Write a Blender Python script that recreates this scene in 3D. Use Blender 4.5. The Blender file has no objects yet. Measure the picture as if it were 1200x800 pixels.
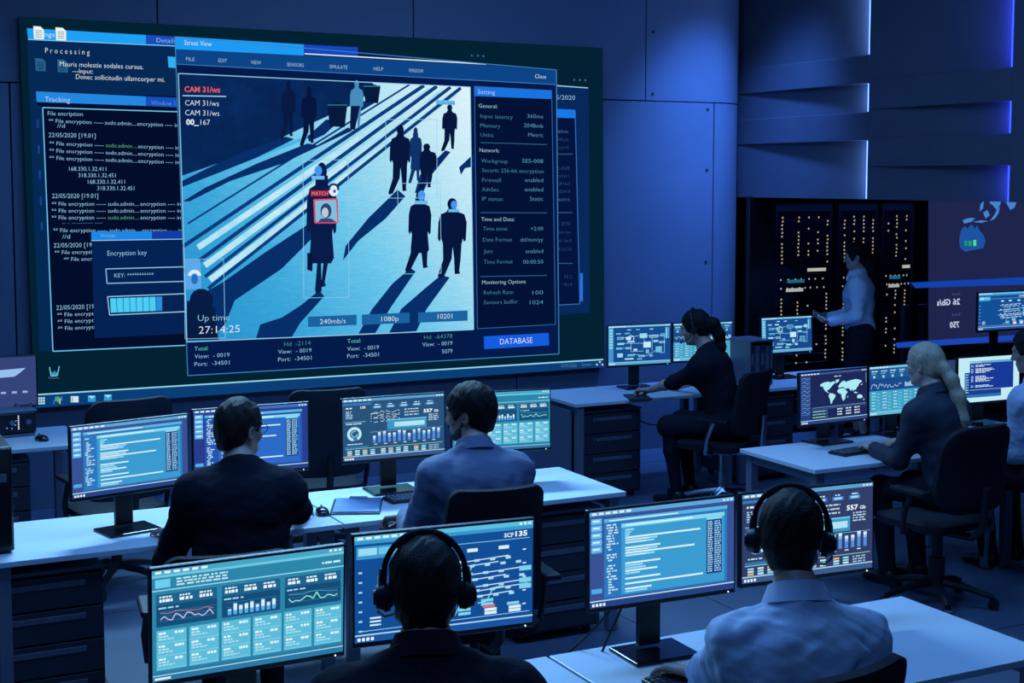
import bpy, bmesh, math, random
import numpy as np
from mathutils import Vector, Matrix

random.seed(7)
S = bpy.context.scene
COL = S.collection
PI = math.pi
def R(d): return math.radians(d)

# ------------------------------------------------------------------ camera
CAM_H = 2.32
F_PX, CX, CY, YAW = 1682.0, 600.0, 348.0, R(26.81)
PITCH = math.atan((CY - 210.0) / F_PX)
FWD = np.array([math.sin(YAW) * math.cos(PITCH), math.cos(YAW) * math.cos(PITCH), -math.sin(PITCH)])
RGT = np.array([math.cos(YAW), -math.sin(YAW), 0.0])
UPV = np.cross(RGT, FWD)
CPOS = np.array([0.0, 0.0, CAM_H])
cam_d = bpy.data.cameras.new('camera')
cam = bpy.data.objects.new('camera', cam_d); COL.objects.link(cam)
cam_d.sensor_width = 36.0
cam_d.lens = F_PX * 36.0 / 1200.0
cam_d.shift_y = -(400.0 - CY) / 1200.0
cam_d.clip_start = 0.05
cam.matrix_world = Matrix(((RGT[0], UPV[0], -FWD[0], 0), (RGT[1], UPV[1], -FWD[1], 0),
                           (RGT[2], UPV[2], -FWD[2], CAM_H), (0, 0, 0, 1)))
S.camera = cam
def ray(x, y): return FWD + RGT * (x - CX) / F_PX + UPV * (CY - y) / F_PX
def at_z(x, y, z):
    d = ray(x, y); return CPOS + d * (z - CAM_H) / d[2]
def at_y(x, y, v):
    d = ray(x, y); return CPOS + d * v / d[1]
def at_x(x, y, u):
    d = ray(x, y); return CPOS + d * u / d[0]

# ------------------------------------------------------------------ look and light
vs = S.view_settings
vs.view_transform = 'Standard'; vs.look = 'None'; vs.gamma = 1.0; vs.use_curve_mapping = False
vs.exposure = 0.0
S.display_settings.display_device = 'sRGB'
w = bpy.data.worlds.new('night_world'); S.world = w; w.use_nodes = True
w.node_tree.nodes['Background'].inputs[0].default_value = (0.01, 0.03, 0.12, 1)
w.node_tree.nodes['Background'].inputs[1].default_value = 0.2

def area(name, loc, size, power, color, target=None, spread=180):
    l = bpy.data.lights.new(name, 'AREA'); l.shape = 'RECTANGLE'; l.size, l.size_y = size
    l.energy = power; l.color = color; l.spread = R(spread)
    o = bpy.data.objects.new(name, l); COL.objects.link(o); o.location = loc
    if target is not None:
        o.rotation_euler = (Vector(target) - Vector(loc)).to_track_quat('-Z', 'Y').to_euler()
    return o
CEIL = 4.6
BLUE = (0.13, 0.37, 0.95)
area('ceiling_lamp', (2.0, 5.2, CEIL - 0.05), (3.2, 1.2), 120, BLUE)
area('ceiling_lamp', (4.4, 8.2, CEIL - 0.05), (3.0, 1.0), 62, BLUE)
area('ceiling_lamp', (6.0, 4.6, CEIL - 0.05), (1.6, 1.0), 66, BLUE)
area('ceiling_lamp', (0.8, 1.2, CEIL - 0.05), (2.4, 1.0), 34, BLUE)
area('added_wall_wash', (7.0, 9.3, CEIL - 0.05), (0.3, 0.3), 36, (0.08, 0.27, 1.0), (7.25, 10.4, 1.4), 62)  # unseen light added to brighten the wall towards its rounded end
area('ceiling_lamp', (2.7, 9.2, CEIL - 0.05), (2.8, 0.5), 125, (0.30, 0.64, 1.0), (2.2, 6.3, 0.7), 70)  # unseen cyan backlight added to brighten the middle desks and rim the people
area('added_wall_wash', (3.4, 9.3, CEIL - 0.05), (4.0, 0.3), 25, (0.10, 0.32, 1.0), (3.4, 10.4, 0.1), 65)  # unseen light added to lift the wall below the big screen
area('server_bay_fill', (9.6, 11.0, 2.1), (3.0, 0.1), 9.0, (0.10, 0.20, 1.0))  # unseen fill added so the bay behind the glass is not black

# ------------------------------------------------------------------ helpers
def srgb(c):
    return tuple((v / 255.0 / 12.92) if v / 255.0 <= 0.04045 else ((v / 255.0 + 0.055) / 1.055) ** 2.4 for v in c)
MATS = {}
def mat(name, rgb, rough=0.5, metal=0.0, var=0.12, scale=30.0, bump=0.0, stretch=None, coat=0.0, spec=0.5):
    """principled material, base colour (linear) broken up by procedural noise"""
    if name in MATS: return MATS[name]
    m = bpy.data.materials.new(name); m.use_nodes = True
    nt = m.node_tree; b = nt.nodes['Principled BSDF']
    tc = nt.nodes.new('ShaderNodeTexCoord'); nz = nt.nodes.new('ShaderNodeTexNoise')
    nz.inputs['Scale'].default_value = scale; nz.inputs['Detail'].default_value = 4
    src = tc.outputs['Object']
    if stretch:
        mp = nt.nodes.new('ShaderNodeMapping'); mp.inputs['Scale'].default_value = stretch
        nt.links.new(src, mp.inputs['Vector']); src = mp.outputs['Vector']
    nt.links.new(src, nz.inputs['Vector'])
    rp = nt.nodes.new('ShaderNodeValToRGB')
    rp.color_ramp.elements[0].color = tuple(v * (1 - var) for v in rgb) + (1,)
    rp.color_ramp.elements[1].color = tuple(min(1, v * (1 + var)) for v in rgb) + (1,)
    rp.color_ramp.elements[0].position = 0.3; rp.color_ramp.elements[1].position = 0.7
    nt.links.new(nz.outputs['Fac'], rp.inputs['Fac']); nt.links.new(rp.outputs['Color'], b.inputs['Base Color'])
    b.inputs['Roughness'].default_value = rough; b.inputs['Metallic'].default_value = metal
    b.inputs['Coat Weight'].default_value = coat; b.inputs['Specular IOR Level'].default_value = spec
    if bump:
        bp = nt.nodes.new('ShaderNodeBump'); bp.inputs['Strength'].default_value = bump; bp.inputs['Distance'].default_value = 0.01
        nt.links.new(nz.outputs['Fac'], bp.inputs['Height']); nt.links.new(bp.outputs['Normal'], b.inputs['Normal'])
    MATS[name] = m
    return m
EMS = {}
def em(col, k=1.0, sample=False):
    """something that gives off light: a lit pixel area or lamp of the given display colour"""
    key = (tuple(int(round(c)) for c in col), k, sample)
    if key in EMS: return EMS[key]
    m = bpy.data.materials.new('glow_%02x%02x%02x' % key[0]); m.use_nodes = True
    nt = m.node_tree; nt.nodes.clear()
    e = nt.nodes.new('ShaderNodeEmission'); o = nt.nodes.new('ShaderNodeOutputMaterial')
    e.inputs[0].default_value = srgb(key[0]) + (1,); e.inputs[1].default_value = k
    nt.links.new(e.outputs[0], o.inputs[0])
    if not sample:
        try: m.cycles.emission_sampling = 'NONE'
        except Exception: pass
    EMS[key] = m
    return m

def tag(o, label=None, cat=None, group=None, kind=None):
    if label: o['label'] = label
    if cat: o['category'] = cat
    if group: o['group'] = group
    if kind: o['kind'] = kind
    return o
def empty(name, loc=(0, 0, 0), yaw=0.0):
    """yaw: degrees clockwise from +Y seen from above"""
    o = bpy.data.objects.new(name, None); COL.objects.link(o); o.empty_display_size = 0.1
    o.location = loc; o.rotation_euler = (0, 0, -R(yaw)); return o
def link(name, me, m, parent=None, smooth=False):
    ms = m if isinstance(m, (list, tuple)) else [m]
    for x in ms: me.materials.append(x)
    if smooth: me.polygons.foreach_set('use_smooth', [True] * len(me.polygons))
    o = bpy.data.objects.new(name, me); COL.objects.link(o)
    if parent is not None: o.parent = parent
    return o
class MB:
    """collects shapes, then becomes ONE mesh object"""
    def __init__(s): s.bm = bmesh.new()
    def box(s, c, d, bev=0.0, rot=None, seg=2):
        t = bmesh.new(); bmesh.ops.create_cube(t, size=1.0)
        bmesh.ops.scale(t, vec=d, verts=t.verts)
        if bev: bmesh.ops.bevel(t, geom=t.edges[:], offset=bev, segments=seg, affect='EDGES', profile=0.5)
        M = Matrix.Translation(c) @ (rot.to_4x4() if rot is not None else Matrix())
        bmesh.ops.transform(t, matrix=M, verts=t.verts); return s.merge(t)
    def merge(s, t):
        me = bpy.data.meshes.new('tmp'); t.to_mesh(me); t.free(); s.bm.from_mesh(me); bpy.data.meshes.remove(me); return s
    def tube(s, a, b, r0, r1=None, n=16, caps=True):
        r1 = r0 if r1 is None else r1
        a = Vector(a); b = Vector(b); d = b - a
        t = bmesh.new(); bmesh.ops.create_cone(t, cap_ends=caps, segments=n, radius1=r0, radius2=r1, depth=d.length)
        M = Matrix.Translation((a + b) / 2) @ d.to_track_quat('Z', 'Y').to_matrix().to_4x4()
        bmesh.ops.transform(t, matrix=M, verts=t.verts); return s.merge(t)
    def path(s, pts, r, n=10, closed=False):
        P = [Vector(p) for p in pts]; rings = []
        m = len(P)
        for i, p in enumerate(P):
            a = P[(i - 1) % m] if (closed or i > 0) else p
            b = P[(i + 1) % m] if (closed or i < m - 1) else p
            q = (b - a).normalized().to_track_quat('Z', 'Y').to_matrix()
            if rings:   # keep the frame from spinning
                x = prevx - (b - a).normalized() * prevx.dot((b - a).normalized()); x.normalize()
            else: x = q @ Vector((1, 0, 0))
            y = (b - a).normalized().cross(x); prevx = x
            rr = r[i] if isinstance(r, (list, tuple)) else r
            rings.append([s.bm.verts.new(p + (x * math.cos(2 * PI * k / n) + y * math.sin(2 * PI * k / n)) * rr) for k in range(n)])
        for i in range(m if closed else m - 1):
            A, B = rings[i], rings[(i + 1) % m]
            for k in range(n): s.bm.faces.new((A[k], A[(k + 1) % n], B[(k + 1) % n], B[k]))
        if not closed:
            s.bm.faces.new(rings[0][::-1]); s.bm.faces.new(rings[-1])
        return s
    def ball(s, c, r, seg=16, rot=None):
        t = bmesh.new(); bmesh.ops.create_uvsphere(t, u_segments=seg, v_segments=max(6, seg // 2), radius=1.0)
        r = (r, r, r) if not isinstance(r, (tuple, list)) else r
        bmesh.ops.scale(t, vec=r, verts=t.verts)
        M = Matrix.Translation(c) @ (rot.to_4x4() if rot is not None else Matrix())
        bmesh.ops.transform(t, matrix=M, verts=t.verts); return s.merge(t)
    def prism(s, pts, z0, z1, bev=0.0):
        t = bmesh.new(); f = t.faces.new([t.verts.new((p[0], p[1], z0)) for p in pts])
        r = bmesh.ops.extrude_face_region(t, geom=[f])
        bmesh.ops.translate(t, vec=(0, 0, z1 - z0), verts=[v for v in r['geom'] if isinstance(v, bmesh.types.BMVert)])
        bmesh.ops.recalc_face_normals(t, faces=t.faces)
        if bev: bmesh.ops.bevel(t, geom=t.edges[:], offset=bev, segments=2, affect='EDGES', profile=0.5)
        return s.merge(t)
    def pad(s, w, h, t, rad, bend=0.0, bend2=0.0, M=None, nx=18, nz=18, puff=0.5, taper=0.0):
        """upholstered slab in the XZ plane, thickness along Y, rounded corners, bowed"""
        def hw(q):
            z = q * h / 2; e = h / 2 - abs(z); ww = w / 2 * (1 - taper * (q + 1) / 2)
            return ww if e >= rad else ww - rad + math.sqrt(max(0, rad * rad - (rad - e) ** 2))
        V = {}
        M = M or Matrix()
        qs = [math.sin(PI / 2 * (-1 + 2 * j / nz)) for j in range(nz + 1)]
        ss = [math.sin(PI / 2 * (-1 + 2 * i / nx)) for i in range(nx + 1)]
        for side in (0, 1):
            for j, q in enumerate(qs):
                for i, a in enumerate(ss):
                    x = a * max(hw(q), 0.004); z = q * h / 2
                    th = t / 2 * (1 - puff * max(abs(a), abs(q)) ** 6)
                    y = bend * (x / (w / 2)) ** 2 + bend2 * q * q + (th if side else -th)
                    V[side, i, j] = s.bm.verts.new(M @ Vector((x, y, z)))
        for j in range(nz):
            for i in range(nx):
                s.bm.faces.new((V[0, i, j], V[0, i + 1, j], V[0, i + 1, j + 1], V[0, i, j + 1]))
                s.bm.faces.new((V[1, i, j], V[1, i, j + 1], V[1, i + 1, j + 1], V[1, i + 1, j]))
        for i in range(nx):
            s.bm.faces.new((V[0, i, 0], V[1, i, 0], V[1, i + 1, 0], V[0, i + 1, 0]))
            s.bm.faces.new((V[0, i, nz], V[0, i + 1, nz], V[1, i + 1, nz], V[1, i, nz]))
        for j in range(nz):
            s.bm.faces.new((V[0, 0, j], V[0, 0, j + 1], V[1, 0, j + 1], V[1, 0, j]))
            s.bm.faces.new((V[0, nx, j], V[1, nx, j], V[1, nx, j + 1], V[0, nx, j + 1]))
        return s
    def build(s, name, m, parent=None, smooth=False):
        me = bpy.data.meshes.new(name); s.bm.to_mesh(me); s.bm.free()
        o = link(name, me, m, parent, smooth)
        if smooth:
            try: me.set_sharp_from_angle(angle=R(40))
            except Exception: pass
        return o
def struct(name, mb, m, smooth=False):
    return tag(mb.build(name, m, None, smooth), kind='structure')

# materials of the place
M_wall = mat('painted_wall_panel', (0.105, 0.135, 0.20), 0.55, var=0.05, scale=2.0)
M_darkwall = mat('dark_acoustic_panel', (0.075, 0.08, 0.115), 0.6, var=0.06, scale=3.0)
M_grey = mat('slate_wall', (0.12, 0.12, 0.17), 0.6, var=0.08, scale=3.0)
M_floor = mat('sealed_concrete', (0.085, 0.115, 0.175), 0.38, var=0.10, scale=1.6)
M_joint = mat('dark_joint', (0.01, 0.012, 0.02), 0.8)
M_ceil = mat('dark_ceiling', (0.03, 0.035, 0.05), 0.9)
M_desk = mat('white_laminate', (0.66, 0.75, 0.82), 0.33, var=0.02, scale=4.0)
M_steel = mat('grey_painted_steel', (0.20, 0.23, 0.30), 0.4, 0.3, var=0.05)
M_cab = mat('dark_cabinet', (0.035, 0.038, 0.055), 0.45, var=0.08, scale=6.0)
M_cabedge = mat('cabinet_edge', (0.10, 0.11, 0.16), 0.4, var=0.05)
M_handle = mat('recessed_pull', (0.15, 0.16, 0.21), 0.4, 0.2)
M_black = mat('black_plastic', (0.012, 0.013, 0.018), 0.38, var=0.1)
M_gloss = mat('black_gloss', (0.008, 0.009, 0.013), 0.15, var=0.1)
M_fabric = mat('black_upholstery', (0.014, 0.015, 0.022), 0.85, var=0.25, scale=220.0, bump=0.2, spec=.25)
M_mesh = mat('mesh_upholstery', (0.02, 0.022, 0.035), 0.7, var=0.5, scale=160.0, bump=0.3, spec=.3)
M_chrome = mat('chrome', (0.6, 0.62, 0.66), 0.18, 1.0, var=0.03)
M_skin = mat('skin', (0.46, 0.27, 0.20), 0.45, var=0.08, scale=40.0)
M_skin2 = mat('fair_skin', (0.56, 0.36, 0.28), 0.45, var=0.06, scale=40.0)

# ------------------------------------------------------------------ the room
WALL = 10.4
EDGE = 7.67          # where the screen wall rounds off into the server bay
struct('floor', MB().box((4.75, 5.0, -0.05), (15.9, 15.6, 0.1)), M_floor)
fj = MB()
for yy in (1.4, 3.0, 4.6, 5.35, 7.7, 9.9): fj.box((4.75, yy, 0.0006), (15.5, 0.006, 0.001))
for xx in (-1.2, 1.25, 3.9, 4.5, 6.9, 9.3): fj.box((xx, 5.0, 0.0006), (0.006, 15.0, 0.001))
struct('trim_2', fj, M_joint)
struct('ceiling', MB().box((4.75, 5.0, CEIL + 0.05), (15.9, 15.6, 0.1)), M_ceil)
struct('wall_left', MB().box((-3.05, 5.0, CEIL / 2), (0.1, 15.6, CEIL)), M_wall)
struct('wall_right', MB().box((12.65, 5.0, CEIL / 2), (0.1, 15.6, CEIL)), M_grey)
struct('wall_rear', MB().box((4.75, -2.65, CEIL / 2), (15.9, 0.1, CEIL)), M_wall)
wb = MB()
def wall_panel(u0, u1, z0, z1, rounded=False):
    if rounded:
        r = 0.42
        arc = [(EDGE - r + r * math.sin(a), WALL + r - r * math.cos(a)) for a in np.linspace(0, PI / 2, 15)]
        wb.prism([(u0, WALL)] + arc + [(EDGE, WALL + 0.75), (u0, WALL + 0.75)], z0, z1)
    else: wb.box(((u0 + u1) / 2, WALL + 0.05, (z0 + z1) / 2), (u1 - u0, 0.1, z1 - z0), 0.002, seg=1)
g = 0.005
ZS = 2.98
ub = [-3.0, 0.4, 2.42, 4.4, 6.52]
for a, b in zip(ub, ub[1:]): wall_panel(a + g, b - g, ZS + g, CEIL)
wall_panel(6.52 + g, EDGE, ZS + g, CEIL, True)
lb = [-3.0, -0.6, 1.4, 3.4, 5.3, 7.22]
for a, b in zip(lb, lb[1:]): wall_panel(a + g, b - g, 0.0, ZS - g)
wall_panel(7.22 + g, EDGE, 0.0, ZS - g, True)
struct('wall_back', wb, M_wall)
struct('trim_1', MB().box(((EDGE - 3.4) / 2, WALL + 0.2, CEIL / 2), (EDGE + 3.0 - 0.4, 0.16, CEIL)), M_joint)
sc = MB()
for u, z in ((6.59, 3.56), (6.59, 3.04), (7.15, 2.92), (7.15, 2.4), (7.15, 1.6), (4.47, 3.06), (2.5, 3.06)):
    sc.tube((u, WALL - 0.004, z), (u, WALL + 0.01, z), 0.014, n=12)
struct('trim_3', sc, M_joint)
# raised bulkhead over the server bay: three stepped panels with light slots behind each step
BZ = 2.16
def bulk(n, u, v0, v1):
    # each panel leans back towards its near end, leaving a recess beside the next panel's step
    struct(n, MB().prism([(u - 0.002, v1), (u + 0.10, v0), (u + 0.5, v0), (u + 0.5, v1)], BZ, CEIL), M_darkwall)
U1 = U2 = U3 = 7.69
V1, V2 = 8.95, 7.46
bulk('wall_panel_1', U1, V1 - 0.02, WALL + 0.3); bulk('wall_panel_2', U2, V2 - 0.02, V1); bulk('wall_panel_3', U3, -2.6, V2)
for n, u, v0, v1, bars in (('trim_4', U1, V1, WALL + 0.3, ((3.08, 3.30), (2.63, 2.85))), ('trim_5', U2, V2, V1, ((2.87, 3.10), (2.42, 2.64)))):
    b = MB()
    for z0, z1 in bars: b.box((u + 0.06, (v0 + v1) / 2, (z0 + z1) / 2), (0.13, v1 - v0 - 0.002, z1 - z0), 0.003, seg=1)
    struct(n, b, M_darkwall)
struct('ceiling_soffit', MB().box((10.3, 4.0, BZ + 0.06), (4.6, 13.4, 0.1)), M_ceil)
def slot(u, v, zs, col, k, word, pw, lc):
    for z0, z1, w_ in zs:
        o = MB().box((u + 0.012, v + 0.014, (z0 + z1) / 2), (0.016, 0.016, z1 - z0 - 0.01), 0.003, seg=1).build('led_strip', em(col, k, True))
        l_ = area('led_strip_lamp', (u + 0.035, v + 0.03, (z0 + z1) / 2), (0.03, min(z1 - z0 - 0.02, 1.4)), pw * min(z1 - z0, 1.4), lc, (u + 0.085, v + 0.2, (z0 + z1) / 2)); l_.data.shape = 'RECTANGLE'
        tag(o, '%s light strip in the dark wall, %s' % (word, w_), 'light strip', 'light strips in the dark wall panels')
slot(U1, V1, ((3.30, 4.55, 'the tall top one'), (2.85, 3.08, 'the short middle one'), (BZ, 2.63, 'the lowest, just over the glass')), (72, 104, 255), 7.0, 'pale blue', 5.0, (0.20, 0.45, 1.0))
slot(U2, V2, ((3.10, 4.55, 'the tall top one'), (2.64, 2.87, 'the short middle one'), (BZ, 2.42, 'the lowest, just over the glass')), (22, 36, 255), 10.0, 'deep blue', 5.0, (0.06, 0.10, 1.0))

# server bay behind glass
struct('wall_server', MB().box((10.1, 12.55, 1.15), (5.1, 0.1, 2.3)), M_joint)
struct('wall_server_side', MB().box((EDGE - 0.1, 11.8, 1.15), (0.1, 1.4, 2.3)), M_joint)
gm = bpy.data.materials.new('tinted_glass'); gm.use_nodes = True
nt = gm.node_tree; nt.nodes.clear()
o_ = nt.nodes.new('ShaderNodeOutputMaterial'); mx = nt.nodes.new('ShaderNodeMixShader'); tr = nt.nodes.new('ShaderNodeBsdfTransparent'); gl = nt.nodes.new('ShaderNodeBsdfGlossy'); fr = nt.nodes.new('ShaderNodeFresnel')
tr.inputs[0].default_value = (0.80, 0.88, 0.95, 1); gl.inputs['Roughness'].default_value = 0.03; gl.inputs[0].default_value = (.8, .85, .9, 1); fr.inputs[0].default_value = 1.35
nt.links.new(fr.outputs[0], mx.inputs[0]); nt.links.new(tr.outputs[0], mx.inputs[1]); nt.links.new(gl.outputs[0], mx.inputs[2]); nt.links.new(mx.outputs[0], o_.inputs[0])
struct('window_1', MB().box(((EDGE + 12.6) / 2, WALL + 0.07, BZ / 2), (12.6 - EDGE, 0.012, BZ)), gm)
fr_ = MB()
for u in (EDGE + 0.12, 9.62, 11.2): fr_.box((u, WALL + 0.1, BZ / 2), (0.07 if u > 8 else 0.26, 0.05, BZ), 0.004, seg=1)
fr_.box(((EDGE + 12.6) / 2, WALL + 0.1, BZ - 0.02), (12.6 - EDGE, 0.06, 0.06)); fr_.box(((EDGE + 12.6) / 2, WALL + 0.1, 0.03), (12.6 - EDGE, 0.06, 0.06))
struct('window_1_frame', fr_, M_black)
struct('wall_low', MB().box((11.1, WALL + 0.28, 0.55), (2.9, 0.06, 1.1)), M_grey)

# ------------------------------------------------------------------ flat graphics on lit screens
class UI:
    """flat shapes laid on a lit screen; mapf turns screen coordinates + a layer into a point of the place"""
    def __init__(s, mapf): s.f = mapf; s.v = []; s.p = []; s.m = []; s.mats = []; s.lay = 1
    def mi(s, m):
        if m not in s.mats: s.mats.append(m)
        return s.mats.index(m)
    def poly(s, pts, col, lay=None, sample=False, k=1.0):
        m = col if isinstance(col, bpy.types.Material) else em(col, k, sample)
        lay = s.lay if lay is None else lay
        b = len(s.v); s.v += [tuple(s.f(x, y, lay)) for x, y in pts]
        s.p.append(list(range(b, b + len(pts)))); s.m.append(s.mi(m))
    def rect(s, x0, y0, x1, y1, col, lay=None, sample=False): s.poly([(x0, y0), (x0, y1), (x1, y1), (x1, y0)], col, lay, sample)
    def line(s, pts, wd, col, lay=None):
        for (x0, y0), (x1, y1) in zip(pts, pts[1:]):
            L = math.hypot(x1 - x0, y1 - y0) or 1; nx, ny = -(y1 - y0) / L * wd / 2, (x1 - x0) / L * wd / 2
            s.poly([(x0 - nx, y0 - ny), (x0 + nx, y0 + ny), (x1 + nx, y1 + ny), (x1 - nx, y1 - ny)], col, lay)
    def frame(s, pts, wd, col, lay=None): s.line(list(pts) + [pts[0]], wd, col, lay)
    def disc(s, x, y, rx, ry, col, lay=None, n=14, a0=0, a1=360):
        s.poly([(x + rx * math.cos(R(a)), y + ry * math.sin(R(a))) for a in np.linspace(a0, a1, n, endpoint=a1 - a0 < 360)], col, lay)
    def ring(s, x, y, r0, r1, a0, a1, col, lay=None, n=16):
        A = [R(a) for a in np.linspace(a0, a1, n)]
        for a, b in zip(A, A[1:]):
            s.poly([(x + r0 * math.cos(a), y + r0 * math.sin(a)), (x + r1 * math.cos(a), y + r1 * math.sin(a)), (x + r1 * math.cos(b), y + r1 * math.sin(b)), (x + r0 * math.cos(b), y + r0 * math.sin(b))], col, lay)
    def text(s, t, x0, x1, y, cap, col, slope=0.0, lay=None, mirror=False, bold=False):
        """text on baseline y, squeezed to run from x0 to x1, capitals cap high"""
        V, P = glyphs(t, bold)
        w0, w1 = V[:, 0].min(), V[:, 0].max()
        sx = (x1 - x0) / max(w1 - w0, 1e-6); sy = cap / 0.72
        m = em(col); lay = s.lay + 1 if lay is None else lay; b = len(s.v); mi = s.mi(m)
        for px, py in V:
            x = (x1 - (px - w0) * sx) if mirror else x0 + (px - w0) * sx
            s.v.append(tuple(s.f(x, y - py * sy + slope * (x - x0), lay)))
        for q in P: s.p.append([b + i for i in q]); s.m.append(mi)
    def build(s, name, parent=None):
        me = bpy.data.meshes.new(name); me.from_pydata(s.v, [], s.p)
        o = link(name, me, s.mats, parent)
        me.polygons.foreach_set('material_index', s.m); me.update(); return o
GL = {}
def glyphs(t, bold=False):
    if (t, bold) not in GL:
        c = bpy.data.curves.new('type', 'FONT'); c.body = t; c.resolution_u = 2; c.size = 1.0
        c.offset = 0.03 if bold else -0.012
        o = bpy.data.objects.new('type', c)
        me = bpy.data.meshes.new_from_object(o)
        V = np.array([(v.co.x, v.co.y) for v in me.vertices]); P = [list(p.vertices) for p in me.polygons]
        bpy.data.meshes.remove(me); bpy.data.objects.remove(o); bpy.data.curves.remove(c)
        GL[t, bold] = (V, P)
    return GL[t, bold]

# ------------------------------------------------------------------ the big screen
SCR = WALL - 0.065
def big(x, y, lay=0): return at_y(x, y, SCR - 0.0015 * lay)
vw = empty('video_wall_screen', tuple(at_y(370, 458, WALL)))
tag(vw, 'huge dark teal wall screen showing a street camera picture and data windows', 'screen')
VI = Vector(vw.location)
def wloc(x, y, lay=0): return Vector(big(x, y, lay)) - VI
def ui(): return UI(wloc)
q = [(22, 19), (706, 56), (708.5, 430), (41, 478)]
bb = MB()
A = [Vector(big(x, y, -1)) - VI for x, y in q]; B = [v + Vector((0, 0.05, 0)) for v in A]
f0 = [bb.bm.verts.new(v) for v in A]; f1 = [bb.bm.verts.new(v) for v in B]
bb.bm.faces.new(f0); bb.bm.faces.new(f1[::-1])
for i in range(4): bb.bm.faces.new((f0[i], f1[i], f1[(i + 1) % 4], f0[(i + 1) % 4]))
bmesh.ops.recalc_face_normals(bb.bm, faces=bb.bm.faces)
bb.build('backing', M_gloss, vw)
W0, W1, W2 = (225, 240, 250), (150, 205, 235), (80, 135, 190)
CY_ = (30, 165, 240); NAVY = (4, 20, 62); DARK = (2, 13, 44)
u = ui(); u.lay = 0
u.poly(q, (2, 34, 52), 0, True)
u.poly([(41, 462), (706, 421), (708.5, 430), (41, 478)], (10, 62, 118), 1, True)
u.line([(41, 462.5), (707, 421)], 1.6, (150, 215, 235), 2)
u.build('desktop_background', vw)
def icon(fn, name='taskbar_icon'):
    k = ui(); k.lay = 3; fn(k); k.build(name, vw)
def ic_grid(k):
    for i in range(3):
        for j in range(3): k.rect(44.5 + i * 2.9, 465.5 + j * 3 - i * .1, 46.6 + i * 2.9, 467.7 + j * 3 - i * .1, (190, 230, 240))
def ic_bars(k):
    for i, (c, a, b) in enumerate((((60, 110, 200), 469, 473.5), ((80, 190, 220), 465, 470), ((90, 190, 110), 464, 471), ((200, 210, 90), 466, 473), ((60, 120, 220), 464, 469))):
        k.rect(62.5 + i * 2.3, a, 64 + i * 2.3, b, c)
def ic_doc(k): k.rect(83, 464, 92, 471.3, (205, 230, 240)); k.rect(84, 465, 85.5, 470.5, (120, 170, 200), 4)
def ic_mail(x):
    def fn(k):
        k.rect(x, 463.5 - (x - 103) * .06, x + 9, 470.5 - (x - 103) * .06, (40, 160, 210))
        k.poly([(x, 463.5 - (x - 103) * .06), (x + 4.5, 467 - (x - 103) * .06), (x + 9, 463.5 - (x - 103) * .06)], (170, 225, 245), 4)
    return fn
for f in (ic_grid, ic_bars, ic_doc, ic_mail(103), ic_mail(122)): icon(f)
def ic_status(k):
    k.text('22/05/2020', 657, 676, 430, 4, W2); k.text('System', 682, 693, 428.5, 4, W2)
    for x, y in ((699.5, 427), (703, 424), (706, 427)): k.disc(x, y, 1, 1, W0)
icon(ic_status, 'taskbar_clock')
def ic_bin(k):
    k.line([(58, 430), (60, 440.5), (67, 440), (69.5, 429)], 1.1, (120, 205, 230)); k.poly([(60, 435), (62, 437), (64, 434), (66, 437), (68, 434.5), (66.8, 439.5), (60.5, 440)], (60, 150, 190)); k.text('Recycler', 57, 70, 443.5, 2.4, W2)
icon(ic_bin, 'desktop_icon')
def sl(x, y): return (222 - y) / (3900 - x)
def T(k, t, x0, x1, y, cap=5.2, col=W1, slope=None, **kw): k.text(t, x0, x1, y, cap, col, sl(x0, y) if slope is None else slope, **kw)
# processing / logs window
k = ui(); k.lay = 3
k.poly([(31.5, 33), (208, 44), (214, 398), (46, 412)], (5, 40, 84), 3, True)
k.poly([(31.5, 33), (171, 41), (171, 51.5), (33, 46)], (30, 160, 245), 4, True)
k.poly([(171, 41), (207, 43), (207, 53), (171, 51.5)], (22, 78, 190), 4)
k.line([(33, 46.2), (208, 54)], 1.1, (120, 205, 245), 5)
k.poly([(196.5, 66), (208, 67), (208, 80), (197.5, 79)], (50, 175, 240), 4)
for x, y, c in ((39, 30.5, (235, 245, 250)), (65, 32, (235, 245, 250)), (41, 68, (40, 95, 140)), (67, 69.5, (40, 95, 140))):
    k.poly([(x, y), (x + 8.5, y + .6), (x + 12.5, y + 4.5), (x + 12.5, y + 15.5), (x + .8, y + 15)], c, 6)
    for j in range(4): k.rect(x + 2.5, y + 5 + j * 2.4, x + 10.5, y + 6 + j * 2.4, tuple(int(v * .6) for v in c), 7)
T(k, 'Logs', 46.5, 64, 42.5, 6, W0, lay=8); T(k, 'Details', 183.5, 206, 49.5, 5.5, W1, lay=8)
T(k, 'P r o c e s s i n g', 53, 105, 62, 6.5, W0)
T(k, 'Mauris molestie sodales cursus.', 70, 168, 77.5, 6, W0, lay=8); T(k, '---Input:', 85, 109, 85.5, 5.6, W0, lay=8)
T(k, 'Donec sollicitudin ullamcorper mi.', 89, 193, 92.5, 6, W0, lay=8)
for i in range(5): k.rect(43 + i * 1.2, 140 + i * 30, 45.5 + i * 1.2, 150 + i * 30, (20, 66, 140), 4)
k.build('processing_window', vw)
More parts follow.
